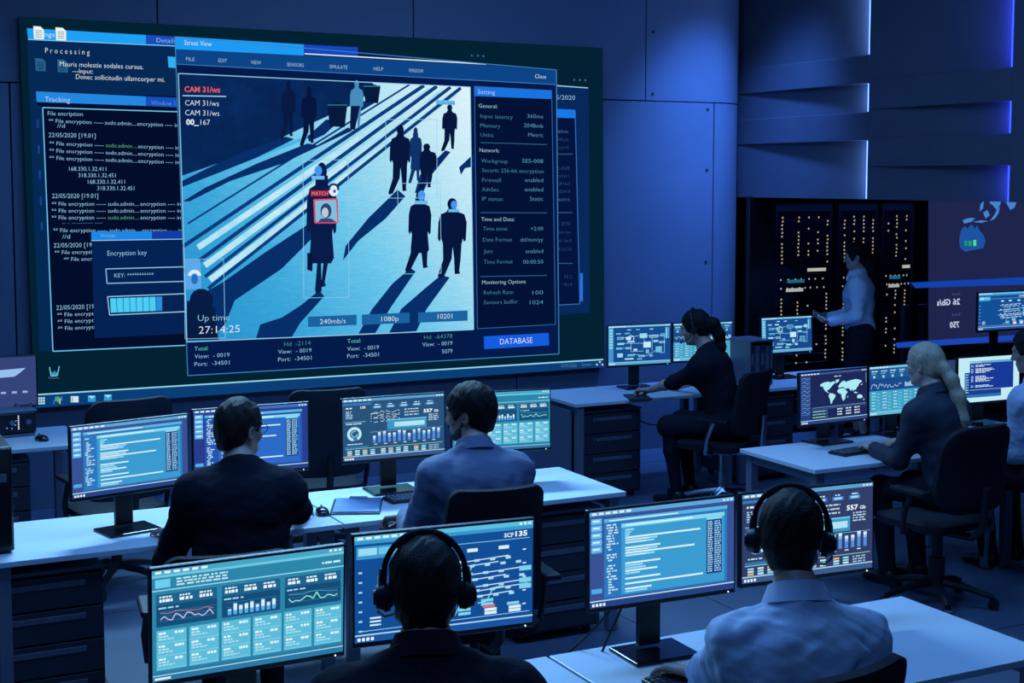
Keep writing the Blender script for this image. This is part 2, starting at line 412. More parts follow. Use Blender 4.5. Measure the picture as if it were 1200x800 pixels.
# tracking window
k = ui(); k.lay = 9
k.poly([(42, 107), (208, 113), (217, 404), (62, 412), (50, 126), (43, 122)], DARK, 9, True)
k.poly([(42, 107), (171, 113), (171, 124), (43, 119.5)], (34, 135, 225), 10, True)
k.poly([(171, 113), (209, 114.5), (209, 126), (171, 124)], (20, 80, 190), 10)
k.line([(210, 131), (50, 126), (62, 411.5), (217, 404.5)], 1.2, (110, 200, 240), 10)
T(k, 'Tracking', 52.5, 82, 119, 6.2, W0); T(k, 'Window 1', 177, 205, 123, 5.6, (110, 175, 235))
LN = '** File encryption ----- sudo.admin....encryption ---- in'
T(k, 'File encription', 56, 97, 135, 5)
def logline(y, d, green=False):
    s1 = .035 if y < 200 else 0.0
    for t, a, b, c in (('** File encryption -----', 57, 121, W1), ('sudo.admin....', 123, 160, (90, 170, 140) if green else W1), ('encryption ---- in', 161, 209, W1)): T(k, t, a + d * .9, b + d * .7, y + (a - 57) * s1, 4.8, c, s1)
logline(143.5, 0); T(k, '//d', 67, 76, 149.5, 5); T(k, '22/05/2020 [19.01]', 57, 112, 160.5, 5.4)
for y in (170, 178.5, 187): logline(y, 1, y == 170)
for i, (a, x) in enumerate((('168.330.1.32.411', 81), ('318.330.1.32.451', 92), ('168.330.1.32.411', 103), ('318.330.1.32.451', 114))): T(k, a, x, x + 43.5, 200 + i * 7.6, 5)
T(k, '22/05/2020 [19.01]', 61, 115, 232, 5.4)
for y in (241, 249, 257): logline(y, 4, y == 257)
T(k, '-- - ----------- ----', 73, 120, 263, 4, W2); logline(272, 6); T(k, '//d', 73, 82, 279.5, 5)
T(k, '22/05/2020 [19', 63, 107.5, 290, 5.4); T(k, '** File encrypti', 64, 107.5, 298, 4.8); T(k, '** File encr', 75, 108, 306, 4.8)
T(k, '22/05/2020 [19', 66, 110.5, 363, 5.4)
for y in (371, 379, 387): T(k, '** File encrypti', 67 + (y - 371) * .05, 111, y, 4.8)
tw = k.build('tracking_window', vw)
k = ui(); k.lay = 13
k.poly([(107, 272), (214, 271), (218, 391), (111, 396)], (5, 34, 84), 13, True)
k.poly([(107, 271), (178, 271), (178, 281), (107, 281.5)], (28, 135, 230), 14, True); k.poly([(178, 271), (214, 270), (214, 280), (178, 281)], (14, 62, 165), 14)
k.line([(107, 281.8), (214, 280)], .9, W1, 15); T(k, 'Settings', 118, 135, 277.5, 3.6, W1)
T(k, 'Encryption key', 126, 172, 299.5, 6.2, W1, -.02)
k.line([(216, 312.5), (124, 315), (125.5, 332), (216.5, 329.5)], 1, W1, 15); T(k, 'KEY: ***********', 134, 180, 325, 5, W1, -.02)
k.line([(217, 344), (126, 347.5), (128.5, 369), (217, 365)], 1.1, W1, 15)
for i in range(8): k.poly([(129 + i * 7.7, 349.5 - i * .28), (136 + i * 7.7, 349.2 - i * .28), (137 + i * 7.6, 366 - i * .3), (130 + i * 7.6, 366.3 - i * .3)], (75, 205, 245) if i < 7 else (40, 140, 225), 15)
s_ = k.build('settings_window', vw)
# log window peeping out behind the street window, at its far side
k = ui(); k.lay = 3
k.poly([(640, 97), (690, 103), (691, 366), (640, 370)], (8, 40, 92), 3, True)
k.line([(640, 99.5), (689, 103)], 1.2, W1, 4); k.poly([(640, 130), (674, 139), (679, 356), (640, 358)], NAVY, 4, True)
k.line([(674, 130), (679.5, 356), (640, 358)], .9, (55, 115, 185), 5); k.poly([(640, 127), (674, 128.5), (674.5, 138.5), (640, 137.5)], (25, 120, 230), 5, True)
k.rect(680, 320, 683, 353, (40, 115, 235), 5); T(k, '2/05/2020', 641, 674, 116, 5.4)
for t, y in (('360ms', 156), ('2048mb', 165.5), ('Metric', 174.5), ('SES-008', 199), ('encryption', 208), ('enabled', 217), ('enabled', 226), ('Static', 235.5), ('+2:00', 264), ('dd/mm/yy', 274), ('enabled', 283.5), ('00:00:50', 294), ('100', 326), ('1024', 335)):
    T(k, t, 666 - 2.9 * len(t) + (y - 156) * .025, 666 + (y - 156) * .025, y, 4.2, (75, 130, 175), -.01)
for y in (180.5, 249, 308.5): k.line([(645, y), (671, y)], .8, (50, 100, 150), 6)
for x in (673, 679.5, 686): k.disc(x, 93.5 + (x - 673) * .03, 1.1, 1.1, (60, 110, 160), 5)
k.build('log_window', vw)
# street view window
k = ui(); k.lay = 20
k.poly([(205, 43), (357, 52), (569, 75), (652, 82), (655, 415), (220, 440)], (3, 26, 74), 20, True)
k.poly([(205, 42.5), (356, 52), (356, 65), (206, 57.5)], (28, 155, 245), 21, True)
k.poly([(356, 52), (419.5, 55.5), (419.5, 66), (356, 63)], (20, 70, 190), 21); k.line([(357, 63), (569.5, 75)], 1.3, W0, 23)
k.poly([(206, 57.5), (356, 65), (569, 76), (652, 83), (651, 99), (500, 91), (207, 74.5)], (13, 68, 135), 22, True)
k.line([(207, 75), (500, 91), (651, 99)], .8, (60, 130, 200), 23)
k.frame([(205, 43), (652, 82), (655, 414.5), (220, 440)], 1.0, (60, 130, 185), 24)
for x in (553, 560, 566.5): k.disc(x, 65 + (x - 553) * .05, 1.1, 1.1, (60, 110, 160), 24)
T(k, 'Street View', 216, 248, 52.5, 6, W0, .055, lay=25)
for t, a, b, y in (('FILE', 218, 228, 71), ('EDIT', 256, 266, 72.7), ('VIEW', 294, 306, 75), ('SENSORS', 336, 356, 77.5), ('SIMULATE', 386, 407, 80), ('HELP', 438, 449, 82.5), ('WINDOW', 479, 496, 84.5)): T(k, t, a, b, y, 4.4, (170, 205, 235), .05, lay=25)
T(k, 'Close', 627, 640, 91.5, 5, W0, .05, lay=25)
for t, x0, x1, y, c in (('Total:', 228, 244, 411, (95, 215, 190)), ('View:  - 0019', 228, 269, 420, W1), ('Port:  -34501', 228, 269, 429, W1), ('Hd  -2114', 333, 364, 405.5, (70, 150, 150)), ('View:  - 0019', 326, 365, 414.5, W1), ('Port:  -34501', 326, 365, 423.5, W1), ('Total:', 407, 423, 402, (95, 215, 190)), ('View:  - 0019', 407, 444, 411, W1), ('Port:  -34501', 407, 444, 419.5, W1), ('Hd  -64378', 497, 530, 397.5, (70, 150, 150)), ('View:  - 0019', 495, 530, 406, W1), ('5079', 518, 530, 414, W1)):
    T(k, t, x0, x1, y, 5, c, -.055, lay=25)
sv = k.build('street_view_window', vw)
# settings pane + button (pieces of that window)
k = ui(); k.lay = 26
k.poly([(556, 101), (646.5, 106), (651, 380), (559.5, 385)], (2, 18, 54), 26, True); k.frame([(556, 101), (646.5, 106), (651, 380), (559.5, 385)], .8, (45, 100, 160), 28)
k.poly([(555.5, 101), (646, 106), (646, 116), (555.5, 112.5)], (25, 115, 225), 27, True); T(k, 'Setting', 560, 580, 109.8, 5.4, W0, .04)
rows = (('General:', 561, 583, 126, 1), ('Input latency', 563, 601, 138, 0, '360ms', 618), ('Memory', 563, 586, 149, 0, '2048mb', 614), ('Units', 563, 578, 160, 0, 'Metric', 619), ('Network:', 562, 585, 178, 1), ('Workgroup', 564, 595, 190.5, 0, 'SES-008', 612), ('Securit: 256-bit encryption', 565, 637, 201.5, 0), ('Firewall', 565, 587, 213, 0, 'enabled', 615), ('AdvSec:', 565, 585, 224, 0, 'enabled', 615), ('IP status:', 565, 590, 235, 0, 'Static', 621), ('Time and Date:', 564, 603, 259, 1), ('Time zone:', 566, 595, 270, 0, '+2:00', 622), ('Date Format', 566, 600, 283, 0, 'dd/mm/yy', 610), ('Jam:', 567, 578, 296.5, 0, 'enabled', 616), ('Time Format', 567, 601, 309, 0, '00:00:50', 613), ('Monitoring Options', 565, 616, 333, 1), ('Refresh Rate:', 567, 602, 345, 0, '100', 624), ('Sensors buffer', 567, 607, 356.5, 0, '1024', 621))
for r in rows:
    s1 = (265 - r[3]) / 3200
    T(k, r[0], r[1], r[2], r[3], 4.8, (165, 205, 225) if r[4] else (75, 130, 165), s1)
    if len(r) > 5: T(k, r[5], r[6], 636.5, r[3], 4.8, (90, 150, 190), s1)
for y in (167, 249, 324): k.line([(563, y), (641, y + (265 - y) * .024)], .8, (50, 100, 140), 28)
k.build('settings_pane', sv)
k = ui(); k.lay = 26
k.poly([(567, 394), (643, 390), (643.5, 404.5), (567.5, 409)], (20, 92, 225), 26, True); T(k, 'DATABASE', 586, 624, 403.5, 7, W0, -.05); k.build('button', sv)
# the camera picture
def photo_mat(name, c0, c1, c2, sc, stretch=(1, 1, 1), grad=None):
    m = bpy.data.materials.new(name); m.use_nodes = True; nt = m.node_tree; nt.nodes.clear()
    tc = nt.nodes.new('ShaderNodeTexCoord'); mp = nt.nodes.new('ShaderNodeMapping'); mp.inputs['Scale'].default_value = stretch; mp.inputs['Rotation'].default_value = (0, R(-12), 0)
    nz = nt.nodes.new('ShaderNodeTexNoise'); nz.inputs['Scale'].default_value = sc; nz.inputs['Detail'].default_value = 6; nz.inputs['Roughness'].default_value = .7
    rp = nt.nodes.new('ShaderNodeValToRGB'); e = nt.nodes.new('ShaderNodeEmission'); o = nt.nodes.new('ShaderNodeOutputMaterial')
    for p, c in ((.25, c0), (.5, c1), (.75, c2)):
        el = rp.color_ramp.elements.new(p); el.color = srgb(c) + (1,)
    rp.color_ramp.elements[0].color = srgb(c0) + (1,); rp.color_ramp.elements[-1].color = srgb(c2) + (1,)
    nt.links.new(tc.outputs['Object'], mp.inputs[0]); nt.links.new(mp.outputs[0], nz.inputs['Vector']); nt.links.new(nz.outputs['Fac'], rp.inputs[0])
    nt.links.new(rp.outputs[0], e.inputs[0]); nt.links.new(e.outputs[0], o.inputs[0]); return m
PAVE = photo_mat('picture_paving', (60, 165, 215), (95, 190, 228), (135, 212, 238), 14, (1.2, 1, 8))
def pave_grade(m):
    # the picture itself runs from blue paving at its near corner to sunlit paving at its far corner
    nt = m.node_tree; N = nt.nodes; tc = next(n for n in N if n.type == 'TEX_COORD'); nz = next(n for n in N if n.type == 'TEX_NOISE'); rp = next(n for n in N if n.type == 'VALTORGB')
    a, b = wloc(215, 395), wloc(551, 110); d = b - a; d = d / d.length_squared
    dt = N.new('ShaderNodeVectorMath'); dt.operation = 'DOT_PRODUCT'; dt.inputs[1].default_value = d; nt.links.new(tc.outputs['Object'], dt.inputs[0])
    s1 = N.new('ShaderNodeMath'); s1.operation = 'SUBTRACT'; s1.inputs[1].default_value = a.dot(d) + .16; nt.links.new(dt.outputs['Value'], s1.inputs[0])
    s2 = N.new('ShaderNodeMath'); s2.operation = 'MULTIPLY_ADD'; s2.inputs[1].default_value = .32; nt.links.new(nz.outputs['Fac'], s2.inputs[0]); nt.links.new(s1.outputs[0], s2.inputs[2])
    while len(rp.color_ramp.elements) > 1: rp.color_ramp.elements.remove(rp.color_ramp.elements[-1])
    for p_, c_ in ((0.0, (36, 140, 200)), (.25, (56, 165, 218)), (.5, (105, 198, 235)), (.72, (170, 224, 243)), (1.0, (222, 243, 250))):
        e = rp.color_ramp.elements.new(p_) if p_ else rp.color_ramp.elements[0]; e.position = p_; e.color = srgb(c_) + (1,)
    nt.links.new(s2.outputs[0], rp.inputs[0])
pave_grade(PAVE)
PAVE2 = photo_mat('picture_bright_paving', (150, 215, 240), (185, 230, 245), (215, 242, 250), 5)
PAVE3 = photo_mat('picture_blue_paving', (25, 115, 175), (45, 145, 200), (80, 180, 220), 12, (1.5, 1, 6))
PDARK = photo_mat('picture_shade', (5, 30, 74), (7, 38, 88), (10, 48, 102), 3)
k = ui(); k.lay = 26
k.poly([(209, 86), (551, 102), (555, 386), (219, 400)], PAVE, 26)
k.poly([(209, 86), (436, 97), (442, 102), (415, 122), (362, 146), (300, 176), (213, 206)], PDARK, 28.4)
ST = (26, 96, 168)
for p, q2, wd in (((214, 289), (497, 100), 4.5), ((216, 318), (512, 101), 4.5), ((240, 324), (528, 102), 4), ((244, 338), (540, 103), 4), ((220, 262), (480, 99), 2.2)):
    k.line([p, q2], wd, (10, 60, 125), 29)
for p, q2 in (((232, 290), (505, 105)), ((240, 311), (520, 106)), ((246, 328), (534, 108))): k.line([p, q2], 7, PAVE2, 28)
k.poly([(370, 155), (372, 158), (215, 219), (214, 214)], (70, 180, 228), 29.5)
SH = (7, 46, 104)
def shade(pts): k.poly(pts, SH, 30)
shade([(335, 160), (345, 163), (300, 185), (255, 203), (214, 219), (213, 212), (245, 196), (290, 176)])
shade([(360, 168), (372, 170), (408, 149), (413, 153), (330, 192), (270, 212), (222, 236), (214, 236), (240, 220), (300, 192)])
shade([(466, 222), (475, 230), (452, 256), (420, 282), (402, 305), (405, 288), (432, 255)])
shade([(481, 314), (487, 318), (458, 360), (440, 390), (420, 391), (436, 362), (460, 332)])
shade([(517, 322), (527, 325), (500, 362), (488, 388), (456, 390), (470, 362), (500, 336)])
shade([(374, 340), (380, 347), (352, 378), (342, 395), (300, 396), (305, 380), (330, 372), (352, 358)])
shade([(362, 262), (370, 275), (330, 315), (275, 352), (262, 385), (225, 399), (223, 352), (262, 330), (310, 296)])
shade([(522, 176), (528, 178), (505, 206), (496, 225), (486, 226), (492, 205)]); shade([(555, 180), (555, 195), (545, 197), (540, 205), (538, 196)])
shade([(382, 140), (400, 140), (380, 158), (362, 166), (360, 160)]); shade([(424, 118), (440, 120), (420, 132), (410, 134)])
def figure(x, yt, yb, wd, c=(6, 22, 60), woman=False, lean=0.0, walk=.22, bare=False):
    """a walking figure in the camera picture: head, coat, two legs"""
    H = yb - yt; f = lambda a, b: (x + a * wd + lean * b * wd, yt + b * H)
    k.disc(*f(0, .075), .17 * wd, .075 * H, c, 33)
    k.poly([f(-.12, .12), f(.12, .12), f(.2, .17), f(.42, .2), f(.5, .3), f(.47, .52), f(.4, .54), f(.36, .5), f(.33, .56), f(-.33, .56), f(-.38, .5), f(-.44, .54), f(-.5, .5), f(-.48, .3), f(-.4, .2), f(-.2, .17)], c, 32)
    if woman: k.poly([f(-.33, .5), f(.33, .5), f(.4, .72), f(.3, .76), f(-.3, .76), f(-.4, .72)], c, 32); k.poly([f(-.2, .1), f(.2, .1), f(.22, .26), f(-.22, .26)], c, 33)
    k.poly([f(-.33, .5), f(.04, .5), f(-.02, .75), f(-.12 - walk, .97), f(-.3 - walk, .99), f(-.34 - walk, .96), f(-.22 - walk * .6, .76)], c, 32)
    k.poly([f(-.02, .5), f(.33, .5), f(.24 + walk * .3, .76), f(.16 + walk * .5, .9), f(.2 + walk * .5, .93), f(.02 + walk * .4, .94), f(.06, .74)], c, 32)
figure(338, 94, 164, 17, (8, 26, 66)); figure(362, 101, 172, 19, lean=.0); figure(418, 94, 153, 16, (70, 140, 190), walk=.1); k.poly([(411, 124), (422, 124), (416, 152), (410, 152)], (8, 26, 66), 34)
for x0, y0, x1, y1 in ((383, 120, 407, 149), (425, 98, 446, 121)): k.poly([(x0 + 1, y0 + 3), ((x0 + x1) / 2, y0), (x1, y0 + 3), (x1 - 3, y1), (x0 + 3, y1 - 1)], (6, 26, 62), 31); k.line([(x0 + 1, y0 + 3), (x1, y0 + 3)], 1.5, (40, 110, 140), 32)
figure(469, 146, 229, 25); figure(487, 149, 216, 15, (14, 52, 110), True); figure(527, 122, 178, 18); figure(500, 168, 223, 24, walk=.05)
figure(492, 222, 320, 27, (6, 22, 62), True, walk=.3); figure(530, 232, 327, 34, walk=.16)
figure(377, 190, 346, 36, (8, 28, 74), True, walk=-.12)
k.poly([(360, 296), (367, 297), (366, 318), (360, 316)], (6, 22, 60), 33)
k.disc(236, 352, 14, 14, (6, 28, 66), 32); k.poly([(219, 352), (252, 360), (256, 398), (219, 399)], (6, 28, 66), 32)
HL = (70, 150, 235)
for x, y, r in ((373, 200, 6), (494, 229, 6), (532, 240, 5)): k.disc(x, y, r * .75, r, HL, 35); k.poly([(x - r * 1.3, y + r), (x + r * 1.2, y + r), (x + r * 1.2, y + r * 1.7), (x - r * 1.3, y + r * 1.7)], (110, 185, 240), 35)
k.poly([(217, 305), (235, 304), (236, 338), (218, 339)], (90, 170, 235), 35); k.ring(228, 324, 4, 8, 190, 350, (220, 240, 250), 36); k.disc(228, 327, 4, 6, (40, 110, 190), 36)
RED = (225, 70, 100)
k.frame([(368, 234), (395, 233), (396, 261), (369, 261)], 1.6, RED, 37); k.poly([(369, 235), (394, 234), (395, 260), (370, 260)], (130, 190, 220), 35)
k.disc(382, 247, 6.5, 9, (40, 70, 120), 36); k.disc(381, 249, 4, 6, (190, 200, 220), 37); k.poly([(372, 261), (376, 256), (388, 256), (394, 260)], (40, 70, 120), 36)
k.disc(391, 222, 6, 8, (220, 235, 245), 35); k.ring(391, 221, 4, 6.5, 160, 380, (20, 50, 100), 36); k.disc(392, 224, 1.5, 2, (30, 70, 130), 37)
k.poly([(364, 223), (385, 223), (385, 230), (364, 230)], (150, 30, 66), 35); T(k, 'MATCH', 365.5, 384, 228.8, 4.6, (245, 160, 170), 0, lay=38)
for fr0 in ([(355, 188), (408, 187), (409, 348), (356, 349)], [(466, 215), (516, 214), (517, 320), (467, 321)], [(216, 304), (262, 303), (264, 396), (217, 397)], [(452, 140), (512, 140), (512, 232), (452, 232)]): k.frame(fr0, .6, (140, 205, 235), 37)
k.poly([(511, 117), (533, 118), (533, 123), (511, 122)], (110, 190, 235), 35); T(k, '07:20:10:04', 512, 533, 122, 3.4, (30, 90, 160), .03, lay=38)
for x0, x1, y in ((361, 418, 371), (424, 480, 368.5), (490, 548, 366)): k.poly([(x0, y), (x1, y - 2.4), (x1, y + 9.6), (x0, y + 12)], (26, 98, 160), 35)
for t, a, b, y in (('240mb/s', 375, 405, 379.5), ('1080p', 447, 467, 376.5), ('10201', 513, 530, 373.5)): T(k, t, a, b, y, 6, W0, -.03, lay=38)
T(k, 'CAM 31/ws', 216, 258, 107.5, 6.6, (215, 90, 100), .02, lay=38, bold=True); k.line([(214, 112), (265, 113)], 1.3, W1, 38)
T(k, 'CAM 31/ws', 217, 256.5, 123.5, 6.6, W0, .02, lay=38); T(k, 'CAM 31/ws', 217, 257, 135, 6.6, W0, .02, lay=38)
T(k, '00_', 218, 233, 146, 6.6, W0, .01, lay=38, bold=True); T(k, '167', 235, 246, 146.3, 6.6, W0, .01, lay=38)
T(k, 'Up time', 232, 269, 376, 7.5, W1, -.02, lay=38); T(k, '27:14:25', 233, 281, 391, 9, W0, -.04, lay=38)
k.frame([(209, 86), (551, 102), (555, 386), (219, 400.5)], 1.0, W1, 38)
k.build('camera_picture', sv)

# ------------------------------------------------------------------ desks and cabinets
DZ = 0.73
def desk(u0, v0, wd, dp, label, panel=None, group='white topped office desks'):
    t = empty('office_desk', (u0 + wd / 2, v0 + dp / 2, 0)); tag(t, label, 'desk', group)
    MB().box((0, 0, DZ - 0.0125), (wd - 0.006, dp, 0.025), 0.003).build('tabletop', M_desk, t)
    a, b = wd / 2 - 0.06, dp / 2 - 0.05
    for sx in (-1, 1):
        for sy in (-1, 1):
            MB().box((sx * a, sy * b, (DZ - 0.026) / 2 + 0.004), (0.055, 0.055, DZ - 0.034), 0.004).build('leg', M_steel, t)
        MB().box((sx * a, 0, DZ - 0.055), (0.04, 2 * b - 0.056, 0.05), 0.003).build('end_rail', M_steel, t)
    MB().box((0, b - 0.01, DZ - 0.055), (2 * a - 0.056, 0.03, 0.05), 0.003).build('rear_rail', M_steel, t)
    if panel: MB().box((panel * (wd / 2 - 0.02), 0.02, DZ / 2 - 0.02), (0.022, dp - 0.16, DZ - 0.08), 0.002).build('end_panel', M_steel, t)
    return t
desk(2.225, 3.385, 1.54, 0.75, 'white desk in the front row where the man in light blue shirt sits')
desk(0.675, 3.385, 1.545, 0.75, 'white desk at the front under the two monitors of the man in black with headset')
desk(2.255, 6.19, 1.53, 0.715, 'white desk with the keyboard and clipboard of the man in the blue suit')
desk(0.70, 6.19, 1.55, 0.715, 'white desk with the black computer tower, used by the man in glasses')
desk(4.99, 6.19, 1.40, 0.70, 'white desk with exposed grey frame where the blonde woman types')
desk(6.40, 6.17, 1.40, 0.70, 'white desk cut by the picture edge beside the man in the pale shirt')
desk(4.95, 8.80, 1.41, 0.69, 'white desk by the wall where the headset woman writes', panel=-1)
desk(6.37, 8.80, 1.42, 0.69, 'white desk with binder rack and lone monitor left of the standing woman')
desk(7.80, 8.80, 1.50, 0.69, 'white desk in front of the screen reflection in the glass')
desk(0.05, 8.80, 1.52, 0.72, 'white desk with mouse and small black radio unit by the wall screen')
def cabinet(u0, u1, v, label, lock=True, h=0.66, n=4, dp=0.54):
    wd = u1 - u0
    t = empty('drawer_cabinet', ((u0 + u1) / 2, v + dp / 2, 0)); tag(t, label, 'cabinet', 'dark drawer pedestals under desks')
    MB().box((0, 0.01, h / 2 + 0.02), (wd, dp - 0.02, h - 0.04), 0.003).build('body', M_cab, t)
    MB().box((0, 0, h - 0.008), (wd, dp, 0.016), 0.003).build('top_panel', M_cabedge, t)
    for sx in (-1, 1):
        for sy in (-1, 1): MB().tube((sx * (wd / 2 - 0.05), sy * (dp / 2 - 0.06), 0), (sx * (wd / 2 - 0.05), sy * (dp / 2 - 0.06), 0.04), 0.022).build('foot', M_black, t)
    dh = (h - 0.075) / n
    for i in range(n):
        z = 0.05 + dh * (i + 0.5)
        d = MB().box((0, -dp / 2 + 0.008, z), (wd - 0.012, 0.018, dh - 0.008), 0.003).build('drawer', M_cab, t)
        MB().box((0, -dp / 2 - 0.0015, z + dh * 0.22), (wd * 0.66, 0.006, 0.026), 0.002).build('handle', M_handle, d)
        if lock: MB().tube((-wd * 0.3, -dp / 2 - 0.012, z + dh * 0.22), (-wd * 0.3, -dp / 2, z + dh * 0.22), 0.008, n=12).build('lock', M_chrome, d)
    return t
cabinet(0.705, 1.172, 6.235, 'black drawer cabinet under the desk that holds the computer tower', lock=False)
cabinet(3.18, 3.66, 6.235, 'black drawer cabinet under the desk of the man in the blue suit', lock=False)
cabinet(5.05, 5.54, 8.86, 'dark drawer cabinet with bright locks beside the seated headset woman')
cabinet(6.44, 6.93, 8.86, 'dark drawer cabinet below the binder rack, between seated women')
cabinet(0.80, 1.25, 8.86, 'dark drawer cabinet under the desk with the small radio unit', lock=False)

# ------------------------------------------------------------------ chairs
def chair(u, v, yaw, label, seat=0.49, top=1.02, wd=0.48, base=None, arms=True, rad=0.07, group='black office swivel chairs', m=None, post=0.05, spin=None):
    base = base or M_black; m = m or M_fabric
    t = empty('office_chair', (u, v, 0), yaw); tag(t, label, 'chair', group)
    M = Matrix.Translation((0, 0.03, seat - 0.035)) @ Matrix.Rotation(R(-90), 4, 'X')
    MB().pad(0.50, 0.47, 0.075, 0.10, 0.0, 0.0, M).build('seat', m, t, True)
    hb = top - seat - 0.06
    M = Matrix.Translation((0, -0.265, seat + 0.06 + hb / 2)) @ Matrix.Rotation(R(7), 4, 'X')
    MB().pad(wd, hb, 0.06, rad, 0.05, -0.02, M, taper=0.08).build('backrest', m, t, True)
    MB().path([(0, -0.05, seat - 0.09), (0, -0.24, seat - 0.08), (0, -0.31, seat - 0.02), (0, -0.325, seat + 0.2)], 0.022, 10).build('back_support', base, t, True)
    if arms:
        for sx in (-1, 1):
            a = MB().path([(sx * 0.2, -0.02, seat - 0.08), (sx * 0.29, -0.02, seat - 0.06), (sx * 0.30, -0.04, seat + 0.05), (sx * 0.29, -0.08, seat + 0.16)], 0.016, 8).build('armrest', base, t, True)
            MB().box((sx * 0.29, -0.07, seat + 0.172), (0.07, 0.24, 0.026), 0.01).build('arm_pad', M_black, a)
    MB().tube((0, 0, 0.10), (0, 0, 0.26), post * 0.62).tube((0, 0, 0.24), (0, 0, seat - 0.09), post * 0.42).box((0, 0, seat - 0.085), (0.18, 0.2, 0.03), 0.008).build('column', base, t, True)
    MB().tube((0.09, 0.02, seat - 0.1), (0.22, 0.02, seat - 0.13), 0.006).build('lever', M_black, t)
    for i in range(5):
        a = R(72 * i + (18 if spin is None else spin)); ca, sa = math.cos(a), math.sin(a)
        lg = MB().path([(ca * 0.02, sa * 0.02, 0.125), (ca * 0.16, sa * 0.16, 0.105), (ca * 0.30, sa * 0.30, 0.068)], [0.026, 0.021, 0.016], 8).build('base_leg', base, t, True)
        x, y = ca * 0.30, sa * 0.30
        MB().tube((x - sa * 0.022, y + ca * 0.022, 0.029), (x + sa * 0.022, y - ca * 0.022, 0.029), 0.029, n=18).tube((x, y, 0.03), (x, y, 0.07), 0.008).build('caster', M_black, lg, True)
    return t
chair(1.62, 8.22, -8, 'empty black chair behind the first left monitor, before the wall screen', top=1.12, wd=0.52, rad=0.08, m=M_mesh)
chair(2.86, 8.30, 6, 'empty mesh back chair between two pairs of monitors', top=1.085, wd=0.50, rad=0.06, m=M_mesh)

# ------------------------------------------------------------------ monitors and their pictures
MW, MH = 0.57, 0.338
TEAL, LTEAL = (62, 148, 190), (130, 215, 238)
def bar_rows(k, x, y, wds, h, gap, col, slope=0):
    for i, w_ in enumerate(wds): k.rect(x, y + i * gap, x + w_, y + i * gap + h, col)
def noise_row(k, x0, x1, y, h, col, rnd, a=1.0, b=4.0, g_=0.8):
    x = x0
    while x < x1 - .5:
        w_ = rnd.uniform(a, b); k.rect(x, y, min(x + w_, x1), y + h, col); x += w_ + g_ * rnd.uniform(.5, 1.5)
def titlebar(k, col, rnd, n=6):
    k.rect(0, 0, 100, 2.6, col, 1)
    for i in range(n): k.rect(1.5 + i * 4.6, .6, 4.6 + i * 4.6, 2.0, (225, 240, 250), 2)
    for i in range(3): k.rect(92 + i * 2.6, .7, 93.6 + i * 2.6, 1.9, (220, 240, 250), 2)
def footer(k, bg):
    k.rect(0, 56.2, 100, 60, bg, 1); k.rect(0, 55.4, 100, 56.2, (170, 215, 240), 2)
    for i in range(4): k.rect(1.4 + i * 2.4, 57.3, 3 + i * 2.4, 59.1, (230, 245, 255), 2)
def ui_code(k, rnd, blue=False):
    bg = (56, 82, 150) if not blue else (40, 62, 140)
    k.rect(0, 0, 100, 60, bg, 0, True); titlebar(k, (95, 165, 215) if not blue else (70, 110, 190), rnd)
    k.rect(1, 4, 8, 26, (60, 140, 215), 1)
    for i in range(5): k.rect(1, 4.4 + i * 4.4, 8, 7.6 + i * 4.4, (110, 190, 235), 2); k.rect(2, 5.2 + i * 4.4, 6.5, 6.2 + i * 4.4, (215, 240, 250), 3)
    k.rect(1, 48, 8, 51, (80, 170, 230), 2); k.rect(9.5, 5, 95, 54.5, (44, 120, 190) if not blue else (36, 84, 180), 1, True)
    k.rect(9.5, 5, 95, 7.2, (90, 180, 225), 2); k.rect(21, 9, 93, 53.5, (58, 155, 208) if not blue else (44, 106, 200), 2, True)
    k.rect(21, 9, 93, 11.5, (135, 215, 240), 3); k.rect(13, 6, 60, 6.7, (215, 240, 250), 3); k.rect(24, 9.8, 70, 10.6, (220, 245, 252), 4)
    for i in range(26):
        y = 8.5 + i * 1.7
        if rnd.random() < .85: noise_row(k, 11 + rnd.choice((0, 1)), 13.5 + rnd.random() * 6, y, .95, (190, 230, 245), rnd)
    rows = [(6, 0), (4, 0), (3, 0), (52, 1), (22, 0), (20, 0), (0, 0), (24, 1), (22, 0), (48, 1), (20, 0), (0, 0), (0, 0), (24, 1), (12, 0), (14, 0), (22, 1), (10, 0), (0, 0), (24, 1), (0, 0), (54, 1), (0, 0), (18, 1), (15, 0)]
    for i, (w_, b_) in enumerate(rows):
        if w_: k.rect(23.5, 12.6 + i * 1.62, 23.5 + w_, 13.7 + i * 1.62, (215, 243, 252) if b_ else (150, 220, 243), 4); 
        if w_ > 15 and not b_: k.rect(24, 12.6 + i * 1.62, 24 + w_ * .7, 13.7 + i * 1.62, (190, 235, 248), 5)
    k.rect(80, 11, 91, 48, (24, 62, 130), 4); k.rect(80, 11, 91, 13, (130, 215, 240), 5)
    for i in range(23):
        noise_row(k, 80.8, 84.4, 14 + i * 1.45, .9, (160, 215, 240), rnd, .6, 1.6, .4); noise_row(k, 85.6, 90.3, 14 + i * 1.45, .9, (150, 205, 235), rnd, .8, 2, .5)
    footer(k, (38, 66, 130))
